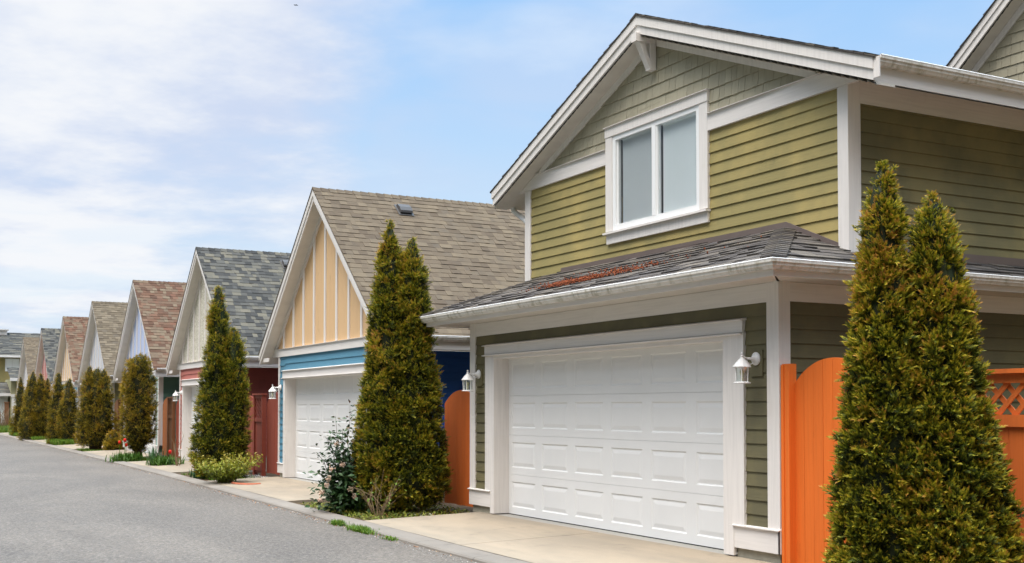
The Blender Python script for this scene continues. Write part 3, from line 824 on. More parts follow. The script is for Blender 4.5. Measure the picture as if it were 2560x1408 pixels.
# ------------------------------------------------------------------ the row of steep gabled garages
AP, SR, HB, OV, WH = 5.575, .86, 7.07, 3.45, 2.9
def small_house(c, low, deep, gable, roof, label, apz=AP, near=True, vent=None):
    A = apz
    h = thing('house', label, 'house', (c, F, 0), 'houses with steep gables along the lane')
    xl, xr = c - WH, c + WH
    dl, dr = c - 2.42, c + 2.42
    ex = .135
    mb = MB()
    lap(mb, 1, F + WO, -1, xl + .04, dl - .03, .29, 2.52, ex, joint=0); lap(mb, 1, F + WO, -1, dr + .03, xr - .04, .29, 2.52, ex, joint=0)
    lap(mb, 1, F + WO, -1, dl - .03, dr + .03, 2.08, 2.52, ex)
    obj('front_wall', mb, low, h)
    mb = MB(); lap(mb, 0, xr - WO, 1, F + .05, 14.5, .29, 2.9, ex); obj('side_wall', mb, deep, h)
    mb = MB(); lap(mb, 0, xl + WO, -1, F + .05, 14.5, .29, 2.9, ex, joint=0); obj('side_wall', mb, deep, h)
    for x0, x1, y0, y1 in ((xr - .13, xr - .002, F, F + .025), (xr - .024, xr, F + .001, F + .14), (xl + .002, xl + .085, F, F + .025), (xl, xl + .024, F + .001, F + .12)):
        cboard(x0, x1, y0, y1, .30, 2.50, par=h)
    for a, b in ((xl - .004, dl - .09), (dr + .09, xr + .006)):
        mb = MB(); mb.box(a, b, F - .006, F + .024, .085, .285, .5); mb.prism([(F - .025, .286), (F + .03, .300), (F + .03, .286), (F - .025, .280)], 0, a - .01, b)
        obj('skirt_board', mb, 'white_h', h)
    mb = MB(); mb.box(xl + .05, dl - .1, F + .03, F + .2, -.13, .1); obj('foundation', mb, 'stone', h)
    mb = MB(); mb.box(dr + .1, xr - .03, F + .03, F + .2, -.13, .1); mb.box(xr - .2, xr - .031, F + .2, 14.5, -.13, .29)
    obj('foundation', mb, 'stone', h)
    for s, x in ((-1, dl), (1, dr)):
        mb = MB(); a, b = sorted((x + s * .10, x)); mb.box(a, b, F - .012, F + .024, .004, 2.055, .4)
        a, b = sorted((x, x - s * .02)); mb.box(a, b, F - .010, DY + .02, .004, 2.06, .6); obj('door_jamb', mb, 'white', h)
    mb = MB(); mb.box(dl - .13, dr + .13, F - .02, F + .022, 2.06, 2.195, .5); mb.box(dl, dr, F - .004, DY + .02, 2.03, 2.058, .5); obj('door_header', mb, 'white_h', h)
    mb = MB(); mb.prism([(F - .05, 2.196), (F - .05, 2.204), (F + .03, 2.225), (F + .03, 2.196)], 0, dl - .15, dr + .15); mb.prism([(F - .045, 2.045), (F - .045, 2.053), (F - .02, 2.059), (F - .02, 2.04)], 0, dl - .17, dr + .17); obj('header_cap', mb, 'white_h', h)
    garage_door(dl + .02, dr - .02, DY, .004, .533, 6, h)
    mb = MB(); mb.box(dl - .02, dr + .02, F + .02, DY + .3, -.12, -.008); obj('garage_slab', mb, 'slab', h)
    # gable
    so = .235; soff = lambda x: A - so - SR * abs(x - c); hw = lambda z: (A - so - z) / SR
    mb = MB(); mb.box(c - hw(2.5), c + hw(2.5), F - .012, F + .026, 2.50, 2.655, .5) if False else mb.prism([(c - hw(2.5), 2.50), (c + hw(2.5), 2.50), (c + hw(2.655), 2.655), (c - hw(2.655), 2.655)], 1, F - .014, F + .026, .5)
    mb.prism([(F - .04, 2.656), (F - .04, 2.662), (F + .03, 2.672), (F + .03, 2.656)], 0, c - hw(2.67), c + hw(2.67)); obj('belt_board', mb, 'white_h', h)
    mb = MB(); mb.face([(c - hw(2.656), F + .022, 2.656), (c + hw(2.656), F + .022, 2.656), (c, F + .022, A - so)]); gw = obj('gable_panel', mb, gable, h)
    mb = MB(); i = -4
    sp = .635
    for i in range(-4, 5):
        x = c + i * sp
        zt = min(soff(x - .035), soff(x + .035))
        mb = MB()
        if zt > 2.75: mb.prism([(x - .038, 2.673), (x + .038, 2.673), (x + .038, soff(x + .038)), (x - .038, soff(x - .038))], 1, F - .004, F + .021, R.random()); obj('batten', mb, 'white', gw)
    for s in (-1, 1):
        q = lambda x, d: (x, soff(x) - d)
        mb = MB(); x2 = c + s * (hw(2.68) - .01)
        mb.prism([q(c, -.002), q(x2, -.002), q(x2, .10), q(c, .10)], 1, F - .010, F + .022); obj('rake_board', mb, 'white', h)
        mb = MB(); t = lambda x, d: (x, A - SR * abs(x - c) - d); xo = c + s * (OV + .03)
        mb.prism([t(c, .012), t(xo, .012), t(xo, .14), t(c, .14)], 1, HB - .014, HB + .026)
        mb.prism([t(c, .141), t(xo, .141), t(xo + s * .05, .30), t(xo - s * .02, .30), t(c, .23)] if False else [t(c, .141), t(xo, .141), t(xo, .235), t(c, .235)], 1, HB + .004, HB + .03)
        obj('bargeboard', mb, 'white', h)
        mb = MB(); n = 40
        for i in range(n):
            a, b = c + s * OV * i / n, c + s * OV * (i + 1) / n
            mb.face([(a, HB + .026, soff(a) + .006), (b, HB + .026, soff(b) - .008), (b, F + .03, soff(b) - .008), (a, F + .03, soff(a) + .006)], R.random())
            mb.face([(b, HB + .026, soff(b) - .008), (b, F + .03, soff(b) - .008), (b, F + .03, soff(b) + .02), (b, HB + .026, soff(b) + .02)], .1)
        a, b = c + s * 2.88, c + s * 3.44
        mb.face([(a, F, soff(a)), (b, F, soff(b)), (b, 14.5, soff(b)), (a, 14.5, soff(a))]); obj('soffit', mb, 'soffit', h)
        mb = MB(); e0, e1 = sorted((c + s * 3.42, c + s * 3.44)); zf = A - SR * 3.43
        mb.box(e0, e1, HB + .032, 14.5, zf - .22, zf - .015)
        e0, e1 = sorted((c + s * 2.92, c + s * 3.418)); mb.box(e0, e1, HB + .036, HB + .05, zf - .222, zf - .14)
        obj('fascia', mb, 'white_h', h)
        gx = c + s * 3.442; pth = [(gx, HB + .06), (gx, 14.5)] if s > 0 else [(gx, 14.5), (gx, HB + .06)]
        if s > 0 or near:
            mb = MB(); gutter(mb, pth, zf - .085); gt = obj('gutter', mb, 'gutter', h)
            mb = MB(); gutter_lip(mb, pth, zf - .085); obj('gutter_lip', mb, 'lip', gt)
    mb = MB(); kk = sqrt(1 + SR * SR)
    for s in (1, -1):
        O = (c + s * (OV + .03), HB - .022 if s > 0 else 14.5, A - SR * (OV + .03)); Ud = (0, 1, 0) if s > 0 else (0, -1, 0)
        L = 14.5 - HB + .022
        shingles(mb, O, Ud, (-s / kk, 0, SR / kk), (s * SR / kk, 0, 1 / kk), (OV + .03) * kk, lambda v: 0, lambda v: L, .140, (.09, .24), .005, (.007, .0135))
        t = lambda x, d: (x, A - SR * abs(x - c) - d)
        mb.prism([t(c, .001), t(c + s * (OV + .03), .001), t(c + s * (OV + .03), .011), t(c, .011)], 1, HB - .026, 14.5, 0.)
    rf = obj('roof', mb, roof, h)
    mb = MB(); caps(mb, (c, HB - .02, A - .012), (c, 14.5, A - .012), hv((.76, 0, -.65)), hv((-.76, 0, -.65)), .13, .16); obj('ridge_cap', mb, roof, rf)
    if vent:
        mb = MB(); vx = .42; zc = A - SR * vx; yv = vent
        d = np.array([1 / kk, 0, -SR / kk]); n = np.array([SR / kk, 0, 1 / kk]); o = np.array([c + vx, yv, zc])
        def Q(a, b, hh): return tuple(o + d * a * .72 + np.array([0, 1, 0]) * b * .72 + n * hh * .9)
        prof2 = [(-.19, .03), (-.17, .085), (.02, .115), (.16, .10), (.20, .06)]
        for (a, hh), (a2, h2) in zip(prof2, prof2[1:]):
            mb.face([Q(a, -.17, hh), Q(a, .17, hh), Q(a2, .17, h2), Q(a2, -.17, h2)])
        for b in (-.17, .17): mb.face([Q(a, b, hh) for a, hh in prof2] + [Q(.17, b, .03), Q(-.19, b, .01)])
        mb.face([Q(.20, -.17, .06), Q(.20, .17, .06), Q(.17, .17, .05), Q(.17, -.17, .05)])
        mb.face([Q(-.25, -.22, .024), Q(-.25, .22, .024), Q(.25, .22, .024), Q(.25, -.22, .024)])
        obj('roof_vent', mb, 'grey_metal', rf)
    return h
small_house(HOUSES[0], 'blue', 'blue_shaded', 'cream', 'roof_taupe', 'blue house with a cream battened gable and taupe shingle roof', vent=8.74)
small_house(HOUSES[1], 'red', 'red_shaded', 'pebble', 'roof_slate', 'brick red house with a speckled stucco gable and slate grey roof', vent=9.35)
small_house(HOUSES[2], 'green', 'green_shaded', 'lavender', 'roof_russet', 'pale green house with a lavender blue gable and russet shingle roof', AP - .02)
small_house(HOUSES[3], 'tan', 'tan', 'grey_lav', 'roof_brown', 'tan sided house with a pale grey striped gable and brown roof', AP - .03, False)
small_house(HOUSES[4], 'blue', 'blue_shaded', 'peach', 'roof_russet', 'blue sided house with a peach gable and reddish brown roof', AP - .05, False)
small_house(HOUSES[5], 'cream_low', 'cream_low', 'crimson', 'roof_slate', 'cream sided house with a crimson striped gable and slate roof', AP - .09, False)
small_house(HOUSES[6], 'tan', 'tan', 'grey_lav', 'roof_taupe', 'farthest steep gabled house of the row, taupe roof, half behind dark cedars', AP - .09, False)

# ------------------------------------------------------------------ olive dwelling behind, top right
def back_dwelling():
    GY = 14.65; c2 = -7.9; az = 10.45; sl = .826; ov = 5.2
    h = thing('house', 'shingled sage gable end with white bargeboard rising behind the olive house, top right', 'house', (c2, GY, 0))
    top = lambda x: az - sl * abs(x - c2); so = .28
    mb = MB(); hw = lambda z: (az - so - z) / sl
    shakes(mb, GY + .03, 5.6, az - so, lambda z: (c2 - hw(z), c2 + hw(z)), .155); obj('gable_shingles', mb, 'sage', h)
    mb = MB(); mb.box(c2 - 4.5, c2 + 4.5, GY + .06, GY + 8, 0, 5.6); obj('wall', mb, 'olive', h)
    for s in (-1, 1):
        t = lambda x, d: (x, top(x) - d); xo = c2 + s * ov
        mb = MB(); mb.prism([t(c2, .012), t(xo, .012), t(xo, .13), t(c2, .13)], 1, GY - .272, GY - .23); mb.prism([t(c2, .131), t(xo, .131), t(xo, .25), t(c2, .25)], 1, GY - .254, GY - .225); obj('bargeboard', mb, 'white', h)
        mb = MB(); mb.prism([t(c2, so), t(xo, so), t(xo, so + .13), t(c2, so + .13)], 1, GY - .01, GY + .03); obj('rake_board', mb, 'white', h)
        mb = MB(); n = 60
        for i in range(n):
            a, b = c2 + s * ov * i / n, c2 + s * ov * (i + 1) / n
            mb.face([(a, GY - .225, top(a) - so + .008), (b, GY - .225, top(b) - so - .006), (b, GY + .03, top(b) - so - .006), (a, GY + .03, top(a) - so + .008)], R.random())
        obj('soffit', mb, 'soffit', h)
    mb = MB(); kk = sqrt(1 + sl * sl)
    for s in (1, -1):
        O = (c2 + s * (ov + .03), GY - .29 if s > 0 else GY + 8, az - sl * (ov + .03))
        shingles(mb, O, (0, 1, 0) if s > 0 else (0, -1, 0), (-s / kk, 0, sl / kk), (s * sl / kk, 0, 1 / kk), (ov + .03) * kk, lambda v: 0, lambda v: 8.29, .14, (.2, .4))
        t = lambda x, d: (x, top(x) - d)
        mb.prism([t(c2, .001), t(c2 + s * ov, .001), t(c2 + s * ov, .011), t(c2, .011)], 1, GY - .294, GY + 8, 0.)
    obj('roof', mb, 'roof_grey', h)
back_dwelling()

# ------------------------------------------------------------------ house across the far end of the lane
def far_house():
    X = -86.; h = thing('house', 'two storey olive house with grey roof and rooftop cupola closing the lane end', 'house', (X, 4, 0))
    mb = MB(); lap(mb, 0, X, 1, -6, 11, 0, 4.95, .2, joint=0); obj('wall', mb, 'olive', h)
    mb = MB(); mb.box(X - 8, X - .02, -6, 11, 0, 4.9); obj('inner_wall', mb, 'olive', h)
    mb = MB(); sl = .42; kk = sqrt(1 + sl * sl)
    shingles(mb, (X + .5, -7, 4.98), (0, 1, 0), (-1 / kk, 0, sl / kk), (sl / kk, 0, 1 / kk), 4.3 * kk, lambda v: 0, lambda v: 19, .16, (.3, .9))
    mb.face([(X - 3.8, -7, 4.98 + 4.3 * sl), (X - 3.8, 12, 4.98 + 4.3 * sl), (X - 8.1, 12, 4.98), (X - 8.1, -7, 4.98)])
    rf = obj('roof', mb, 'roof_slate', h)
    mb = MB(); mb.box(X + .5, X + .6, -7, 12, 4.86, 5.0); obj('gutter', mb, 'white_h', h)
    cyy = 7.43
    mb = MB(); mb.box(X - 3.9, X - 3.3, cyy - .26, cyy + .26, 6.45, 6.92); mb.box(X - 4.0, X - 3.2, cyy - .36, cyy + .36, 6.92, 7.0)
    for i in range(5): mb.box(X - 3.3, X - 3.27, cyy - .22, cyy + .22, 6.52 + i * .075, 6.56 + i * .075, .2)
    obj('cupola', mb, 'white_h', rf)
    for y in (7.75, 3.5):
        mb = MB(); mb.box(X + .02, X + .06, y - .45, y + .45, 3.92, 3.99); mb.box(X + .02, X + .06, y - .45, y + .45, 4.72, 4.79); mb.box(X + .02, X + .06, y - .45, y - .36, 3.99, 4.72); mb.box(X + .02, X + .06, y + .36, y + .45, 3.99, 4.72); mb.box(X + .02, X + .06, y - .03, y + .03, 3.99, 4.72)
        wn = obj('window', mb, 'vinyl', h)
        mb = MB(); mb.face([(X + .03, y - .36, 3.99), (X + .03, y + .36, 3.99), (X + .03, y + .36, 4.72), (X + .03, y - .36, 4.72)]); obj('pane', mb, 'blind', wn)
    return h
far_house()
def far_garage(y0, y1, X, label, zt, m):
    h = thing('garage', label, 'garage', (X, (y0 + y1) / 2, 0), 'low garages at the lane end')
    mb = MB(); lap(mb, 0, X, 1, y0, y1, 2.1, zt, .16, joint=0); mb.box(X - 3.8, X - .02, y0, y1, -.1, zt - .02); obj('wall', mb, m, h)
    mb = MB(); mb.box(X + .02, X + .05, y0 + .25, y1 - .25, -.08, 2.0); obj('door', mb, 'door', h)
    mb = MB(); mb.box(X + .02, X + .08, y0 + .05, y0 + .24, -.1, 2.1); mb.box(X + .02, X + .08, y1 - .24, y1 - .05, -.1, 2.1); mb.box(X + .02, X + .1, y0, y1, 2.1, 2.3); obj('trim', mb, 'white_h', h)
    mb = MB(); sl = .3; kk = sqrt(1 + sl * sl)
    shingles(mb, (X + .5, y0 - .1, zt), (0, 1, 0), (-1 / kk, 0, sl / kk), (sl / kk, 0, 1 / kk), 2.6, lambda v: 0, lambda v: y1 - y0 + .2, .15, (.3, .8)); obj('roof', mb, 'roof_slate', h)
    mb = MB(); mb.box(X + .45, X + .55, y0 - .1, y1 + .1, zt - .17, zt + .02); obj('fascia', mb, 'white_h', h)
far_garage(4.4, 7.05, -80.6, 'low garage with a grey roof and white door, left of the sage walled one', 2.35, 'white_h')
far_garage(7.15, 9.6, -80.0, 'low sage walled garage with white door in front of the far olive house', 3.3, 'tan')

# ------------------------------------------------------------------ gates and fence panels
def gate(name, x0, x1, y, zs, zc, m, label, cat='gate', nb=8, group=None):
    """arched board gate facing the lane: shoulders at zs, crown at zc"""
    w_ = (x1 - x0) / 2; xm = (x0 + x1) / 2; sag = zc - zs; rad_ = (w_ * w_ + sag * sag) / (2 * sag)
    top = lambda x: zc - rad_ + sqrt(max(0, rad_ ** 2 - (x - xm) ** 2))
    h = thing(name, label, cat, (xm, y, -.06), group)
    mb = MB()
    for i in range(nb):
        a, b = x0 + (x1 - x0) * i / nb + .002, x0 + (x1 - x0) * (i + 1) / nb - .002; zb = .01 + R.uniform(0, .012)
        pl = [(a, zb), (b, zb)] + [(b + (a - b) * j / 6, top(b + (a - b) * j / 6)) for j in range(7)]
        mb.prism(pl, 1, y + R.uniform(0, .003), y + .022, R.random())
    obj('boards', mb, m, h)
    mb = MB(); mb.box(x0 + .02, x1 - .02, y + .023, y + .06, .25, .34); mb.box(x0 + .02, x1 - .02, y + .023, y + .06, 1.2, 1.29); mb.prism([(x0 + .04, .338), (x0 + .14, .338), (x1 - .04, 1.202), (x1 - .14, 1.202)], 1, y + .025, y + .055); obj('rails', mb, m, h)
    return h
def post(name, x, y, s, zt, m, label):
    mb = MB(); mb.box(x - s, x + s, y - s, y + s, -.12, zt, .5); mb.box(x - s - .004, x - s + .03, y - s - .012, y + s, -.1, zt - .01, .7)
    return tag(obj(name, mb, m), label, 'post', 'timber posts beside the gates')
def lattice_panel(name, x0, x1, y, z0, zt, zl, m, label, pw=.09, strip=.045, pitch=.125, group=None):
    """board fence panel with a lattice strip at the top between two posts"""
    h = thing(name, label, 'fence', ((x0 + x1) / 2, y, -.06), group)
    for a in (x0, x1 - pw):
        mb = MB(); mb.box(a, a + pw, y - .035, y + .055, -.12, zt + .02, R.random()); obj('post', mb, m, h)
    mb = MB(); mb.box(x0 - .02, x1 + .02, y - .055, y + .075, zt + .021, zt + .055, .6); obj('cap_rail', mb, m, h)
    a, b = x0 + pw + .001, x1 - pw - .001
    for y0_, y1_, z0_, z1_ in ((y - .02, y + .035, zt - .05, zt + .019), (y - .022, y + .037, zl - .09, zl), (y - .018, y + .03, z0 + .05, z0 + .17)):
        mb = MB(); mb.box(a, b, y0_, y1_, z0_, z1_, R.random()); obj('rail', mb, m, h)
    mb = MB(); hgt = zt - .05 - zl
    for sgn, yy in ((1, y - .004), (-1, y + .008)):
        x = a - hgt
        while x < b + hgt:
            # clip a diagonal strip to the opening
            P0 = np.array([x, zl]); D = np.array([1., 1.]) if sgn > 0 else np.array([-1., 1.])
            t0, t1 = 0., hgt
            if sgn > 0: t0 = max(t0, a - x); t1 = min(t1, b - x)
            else: t0 = max(t0, x - b); t1 = min(t1, x - a)
            if t1 - t0 > .01:
                p, q = P0 + D * t0, P0 + D * t1; wv = strip * .7
                mb.prism([(p[0] - wv, p[1]), (p[0] + wv, p[1]), (q[0] + wv, q[1]), (q[0] - wv, q[1])], 1, yy, yy + .010, R.random())
            x += pitch
    obj('lattice', mb, m, h)
    mb = MB(); n = max(2, int((b - a) / .13))
    for i in range(n): mb.box(a + (b - a) * i / n + .002, a + (b - a) * (i + 1) / n - .002, y + .0, y + .022, z0, zl - .091, R.random())
    obj('boards', mb, m, h)
    return h
gate('garden_gate', -8.18, -7.20, 7.40, 1.66, 1.885, 'orange', 'bright orange arched board gate right of the olive garage, part behind the big cedar')
post('gate_post', -8.222, 7.375, .046, 1.845, 'orange', 'bright orange post against the white corner of the olive garage')
lattice_panel('lattice_fence', -7.16, -4.3, 7.40, .02, 1.675, 1.388, 'orange_dull', 'orange fence with a lattice top at the right edge behind the big cedar', .09, .040, .15)
gate('garden_gate', -15.92, -14.78, 7.47, 1.50, 1.70, 'orange_dull', 'dull orange arched gate between the dark cedar and the olive garage')
lattice_panel('fence', -16.75, -15.95, 7.12, .03, 1.62, 1.25, 'maroon', 'dark maroon fence panel half hidden behind the cedar by the blue house')
gate('garden_gate', -17.95, -16.80, 7.42, 1.50, 1.70, 'maroon', 'maroon gate behind the cedar against the blue side wall')
gate('garden_gate', -27.0, -25.78, 7.42, 1.50, 1.715, 'maroon', 'maroon arched gate beside the red side wall, left of the lattice panel')
lattice_panel('fence', -25.74, -25.02, 7.36, .0, 1.70, 1.22, 'maroon', 'maroon panel with a narrow lattice slot left of the blue house')
gate('garden_gate', -24.98, -23.84, 7.42, 1.50, 1.78, 'maroon', 'maroon arched gate touching the white corner of the blue house')
gate('garden_gate', -35.78, -34.75, 7.42, 1.52, 1.72, 'cedar_stain', 'reddish cedar stained arched gate beside the pale green house')
lattice_panel('fence', -34.7, -34.0, 7.36, .0, 1.70, 1.22, 'cedar_brown', 'brown panel with a lattice slot left of the brick red house')
gate('garden_gate', -33.95, -33.1, 7.42, 1.50, 1.70, 'maroon', 'maroon gate touching the white corner of the brick red house')
gate('garden_gate', -44.1, -42.9, 7.42, 1.52, 1.72, 'cedar_brown', 'brown wooden gate behind the clipped round topped cedar')
lattice_panel('fence', -42.8, -41.7, 7.36, .0, 1.68, 1.22, 'cedar_brown', 'brown fence panel right of the clipped round topped cedar')
gate('garden_gate', -52.3, -51.1, 7.42, 1.52, 1.72, 'cedar_brown', 'distant brown gate between the blue and tan houses')

# ------------------------------------------------------------------ wall lanterns
def lantern(x, z, label):
    h = thing('wall_lantern', label, 'lamp', (x, F, z), 'white lanterns beside the garage doors')
    lx, ly = x, F - .175
    mb = MB(); mb.lathe([(.0, -.002), (.062, 0), (.066, .008), (.05, .020), (.034, .034), (.02, .05), (.013, .075), (.011, .10)], (x, F - .0, z), 16, 'y')
    mb.lathe([(.058, -.001), (.062, .004), (.05, .012)], (x, F, z), 16, 'y')
    obj('back_plate', mb, 'lamp_white', h, True)
    mb = MB(); mb.tube([(x, F - .09, z), (x, F - .125, z + .004), (x, F - .155, z + .012), (lx, ly, z + .005)], .010, 8); mb.tube([(x, F - .03, z - .04), (x, F - .08, z - .055), (x, F - .11, z - .03), (x, F - .115, z - .005)], .006, 6)
    obj('arm', mb, 'lamp_white', h, True)
    mb = MB(); mb.lathe([(.086, -.085), (.090, -.078), (.082, -.070), (.055, -.035), (.032, -.010), (.020, .0), (.012, .012), (.016, .020), (.010, .028), (.007, .036), (.012, .044), (.012, .052), (.004, .060)], (lx, ly, z), 12)
    rf = obj('cap', mb, 'lamp_white', h)
    mb = MB()
    for i in range(6):
        a = 2 * pi * i / 6 + .3; px, py = lx + .067 * cos(a), ly + .067 * sin(a); qx, qy = lx + .060 * cos(a), ly + .060 * sin(a)
        mb.tube([(px, py, z - .08), (qx, qy, z - .222)], .0055, 5)
    mb.lathe([(.082, -.236), (.084, -.228), (.066, -.220), (.064, -.236)], (lx, ly, z), 12)
    obj('cage', mb, 'lamp_white', h)
    mb = MB(); mb.lathe([(.060, -.219), (.066, -.086)], (lx, ly, z), 12); obj('glass_shade', mb, 'glass', h)
    mb = MB(); mb.lathe([(.012, -.215), (.013, -.17), (.010, -.165), (.022, -.15), (.024, -.125), (.012, -.105)], (lx, ly, z), 10); obj('bulb', mb, 'bulb', h, True)
    return h
L0 = lantern(-8.60, 1.905, 'white glass lantern on the right side of the olive garage door, in full view')
for x, z, lab in ((-14.45, 1.905, 'white lantern left of the olive garage door, near the orange gate'), (-23.62, 1.86, 'white lantern on the front corner of the blue house'),
                  (-32.72, 1.86, 'white lantern on the corner of the brick red house'), (-36.15, 1.82, 'small white lantern on the pale green house beside the clipped cedar')):
    c_ = copy_tree(L0); c_.location = (x, F, z); c_['label'] = lab

# ------------------------------------------------------------------ foliage
def wobble(P, seed, fr):
    r = np.random.RandomState(seed); o = np.zeros(len(P))
    for i in range(7):
        d = r.normal(0, 1, 3); d /= np.linalg.norm(d); o += np.sin(P @ d * fr * r.uniform(.6, 1.7) + r.uniform(0, 6.28))
    return o / 7 * 1.6
def spray_proto(r, nleaf, flat=.35):
    """one fan-shaped cedar spray pointing along +x, lying roughly in the x-z plane"""
    V = []; Fc = []; T = []
    for i in range(nleaf):
        s = (i + .5) / nleaf; side = 1 if i % 2 else -1
        b = np.array([s * .85, 0, .08 * s * s]); an = side * r.uniform(.35, .95) * (1 - .5 * s); ln = (.46 - .22 * s) * r.uniform(.8, 1.25)
        if i == nleaf - 1: an = 0; ln = .35
        d = np.array([cos(an), r.uniform(-flat, flat), sin(an) + .25]); d /= np.linalg.norm(d)
        n = np.cross(d, [0, 1, 0]); n /= np.linalg.norm(n) + 1e-9; n = n * .9 + np.array([0, r.uniform(-.6, .6), 0]); wd = .044 * r.uniform(.8, 1.3)
        k = len(V)
        V += [b, b + d * ln * .5 + n * wd, b + d * ln, b + d * ln * .5 - n * wd]; Fc.append([k, k + 1, k + 2, k + 3]); T.append(s)
    return np.array(V), np.array(Fc), np.array(T)
def orient(D, upv=(0, 0, 1), roll=None):
    """rotation matrices whose x axis is D, z axis close to up"""
    D = D / np.linalg.norm(D, axis=1)[:, None]; U = np.broadcast_to(np.array(upv, float), D.shape)
    Yv = np.cross(U, D); Yv /= np.linalg.norm(Yv, axis=1)[:, None] + 1e-9; Z = np.cross(D, Yv)
    if roll is not None:
        c, s = np.cos(roll)[:, None], np.sin(roll)[:, None]; Yv, Z = Yv * c + Z * s, Z * c - Yv * s
    return np.stack([D, Yv, Z], 2)
def scatter(mb, protos, P, Rm, sc, tint, r, spread=.25):
    which = r.randint(0, len(protos), len(P))
    for k, (V, Fc, T) in enumerate(protos):
        ix = np.where(which == k)[0]
        if not len(ix): continue
        W_ = np.einsum('nij,mj->nmi', Rm[ix], V) * sc[ix][:, None, None] + P[ix][:, None, :]
        f_ = (Fc[None] + (np.arange(len(ix)) * len(V))[:, None, None]).reshape(-1, Fc.shape[1])
        t_ = np.clip(tint[ix][:, None] + (T[None] - .5) * spread + r.normal(0, .06, (len(ix), len(T))), 0, 1).ravel()
        mb.raw(W_.reshape(-1, 3), f_, t_)
def cedar(label, stems, base, dens, size, seed, m='cedar', gname='cedar trees beside the driveways', rough=.10, trunk=.05, per=15, nleaf=11, tuck=1.0, bough=48, hollow=.10):
    """stems: list of (dx, dy, [(z, r), ...]) profiles; crown built from thousands of sprays over a bumpy surface"""
    r = np.random.RandomState(seed); mb = MB(); bx, by, bz = base
    t = thing('cedar', label, 'tree', base, gname)
    protos = [spray_proto(r, nleaf) for _ in range(10)]
    prof = [(np.array([q[0] for q in p]), np.array([q[1] for q in p])) for _, _, p in stems]
    def radius(i, z): return np.interp(z, prof[i][0], prof[i][1])
    for i, (dx, dy, p) in enumerate(stems):
        zs, rs_ = prof[i]; zz = np.linspace(zs[0], zs[-1], 200); ar = np.interp(zz, zs, rs_) + .03
        area = 2 * pi * np.trapezoid(ar, zz) if hasattr(np, 'trapezoid') else 2 * pi * np.trapz(ar, zz)
        n = int(area * dens); cdf = np.cumsum(ar); cdf /= cdf[-1]
        z = np.interp(r.rand(n), cdf, zz); th = r.uniform(0, 2 * pi, n)
        rad0 = radius(i, z); q = np.column_stack([np.cos(th) * rad0, np.sin(th) * rad0, z])
        w1 = wobble(q * np.array([1, 1, .8]), seed + i, 7); w3 = wobble(q, seed + 90 + i, 4)
        cs = size * r.uniform(.6, 1.35, n) * np.clip(.42 + rad0 / .38, .45, 1)          # clump size
        rr_ = np.maximum(rad0 * (1 + rough * w1) - cs * tuck * r.uniform(.75, 1.25, n) - (r.rand(n) < .3) * .25 * rad0, 0)
        # larger boughs: tufts sink into hollows between them, a few tips stand proud
        nm = max(8, int(area * bough)); zm = np.interp(r.rand(nm), cdf, zz); tm = r.uniform(0, 2 * pi, nm); rm_ = radius(i, zm)
        A_ = np.column_stack([np.cos(th) * rad0, np.sin(th) * rad0, z * .62]); B_ = np.column_stack([np.cos(tm) * rm_, np.sin(tm) * rm_, zm * .62])
        dn = np.sqrt(((A_[:, None, :] - B_[None]) ** 2).sum(2)).min(1) / (.62 / sqrt(bough))
        sink = np.clip(dn - .35, 0, 1.2) ** 1.3
        rr_ = np.maximum(rr_ - sink * hollow * np.clip(rad0 / .3, .3, 1) + (r.rand(n) < .05) * r.uniform(.02, .06, n), 0)
        C = np.column_stack([bx + dx + np.cos(th) * rr_, by + dy + np.sin(th) * rr_, bz + z - cs * .3])
        keep = np.ones(n, bool)
        for j, (ex_, ey_, _) in enumerate(stems):
            if j != i:
                dd = np.hypot(C[:, 0] - bx - ex_, C[:, 1] - by - ey_); keep &= ~((dd < radius(j, z) * .6) & (z < prof[j][0][-1]) & (z > prof[j][0][0]))
        keep &= r.rand(n) > np.clip(sink - .35, 0, .6)
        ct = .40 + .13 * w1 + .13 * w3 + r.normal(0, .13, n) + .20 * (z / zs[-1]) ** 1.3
        ix = np.repeat(np.where(keep)[0], per); m_ = len(ix)
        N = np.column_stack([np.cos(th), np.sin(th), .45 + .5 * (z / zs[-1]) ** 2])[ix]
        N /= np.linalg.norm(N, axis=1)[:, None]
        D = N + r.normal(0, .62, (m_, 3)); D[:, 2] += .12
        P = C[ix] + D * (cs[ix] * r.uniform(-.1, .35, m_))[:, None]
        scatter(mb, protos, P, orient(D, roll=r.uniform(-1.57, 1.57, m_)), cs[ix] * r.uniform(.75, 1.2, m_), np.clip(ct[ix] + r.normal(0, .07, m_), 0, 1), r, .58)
        # dense inner branches, so that the crown is closed but still uneven
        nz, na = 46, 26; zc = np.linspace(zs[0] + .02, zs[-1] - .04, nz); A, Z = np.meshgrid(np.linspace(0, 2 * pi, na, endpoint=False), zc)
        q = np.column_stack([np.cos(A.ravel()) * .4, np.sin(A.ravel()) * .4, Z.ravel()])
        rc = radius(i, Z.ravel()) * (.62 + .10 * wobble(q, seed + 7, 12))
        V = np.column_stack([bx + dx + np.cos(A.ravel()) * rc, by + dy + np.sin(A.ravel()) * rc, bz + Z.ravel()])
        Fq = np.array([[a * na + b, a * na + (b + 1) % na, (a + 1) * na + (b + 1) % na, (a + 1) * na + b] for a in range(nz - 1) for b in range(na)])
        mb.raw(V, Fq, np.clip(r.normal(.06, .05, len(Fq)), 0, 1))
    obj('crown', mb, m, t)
    mb = MB()
    for dx, dy, p in stems:
        mb.tube([(bx + dx * .3, by + dy * .3, bz - .08), (bx + dx * .7, by + dy * .7, bz + .5), (bx + dx, by + dy, bz + p[-1][0] * .8)], [trunk * 1.3, trunk, trunk * .3], 8)
    obj('trunk', mb, 'bark', t, True)
    return t
GZ = -.085
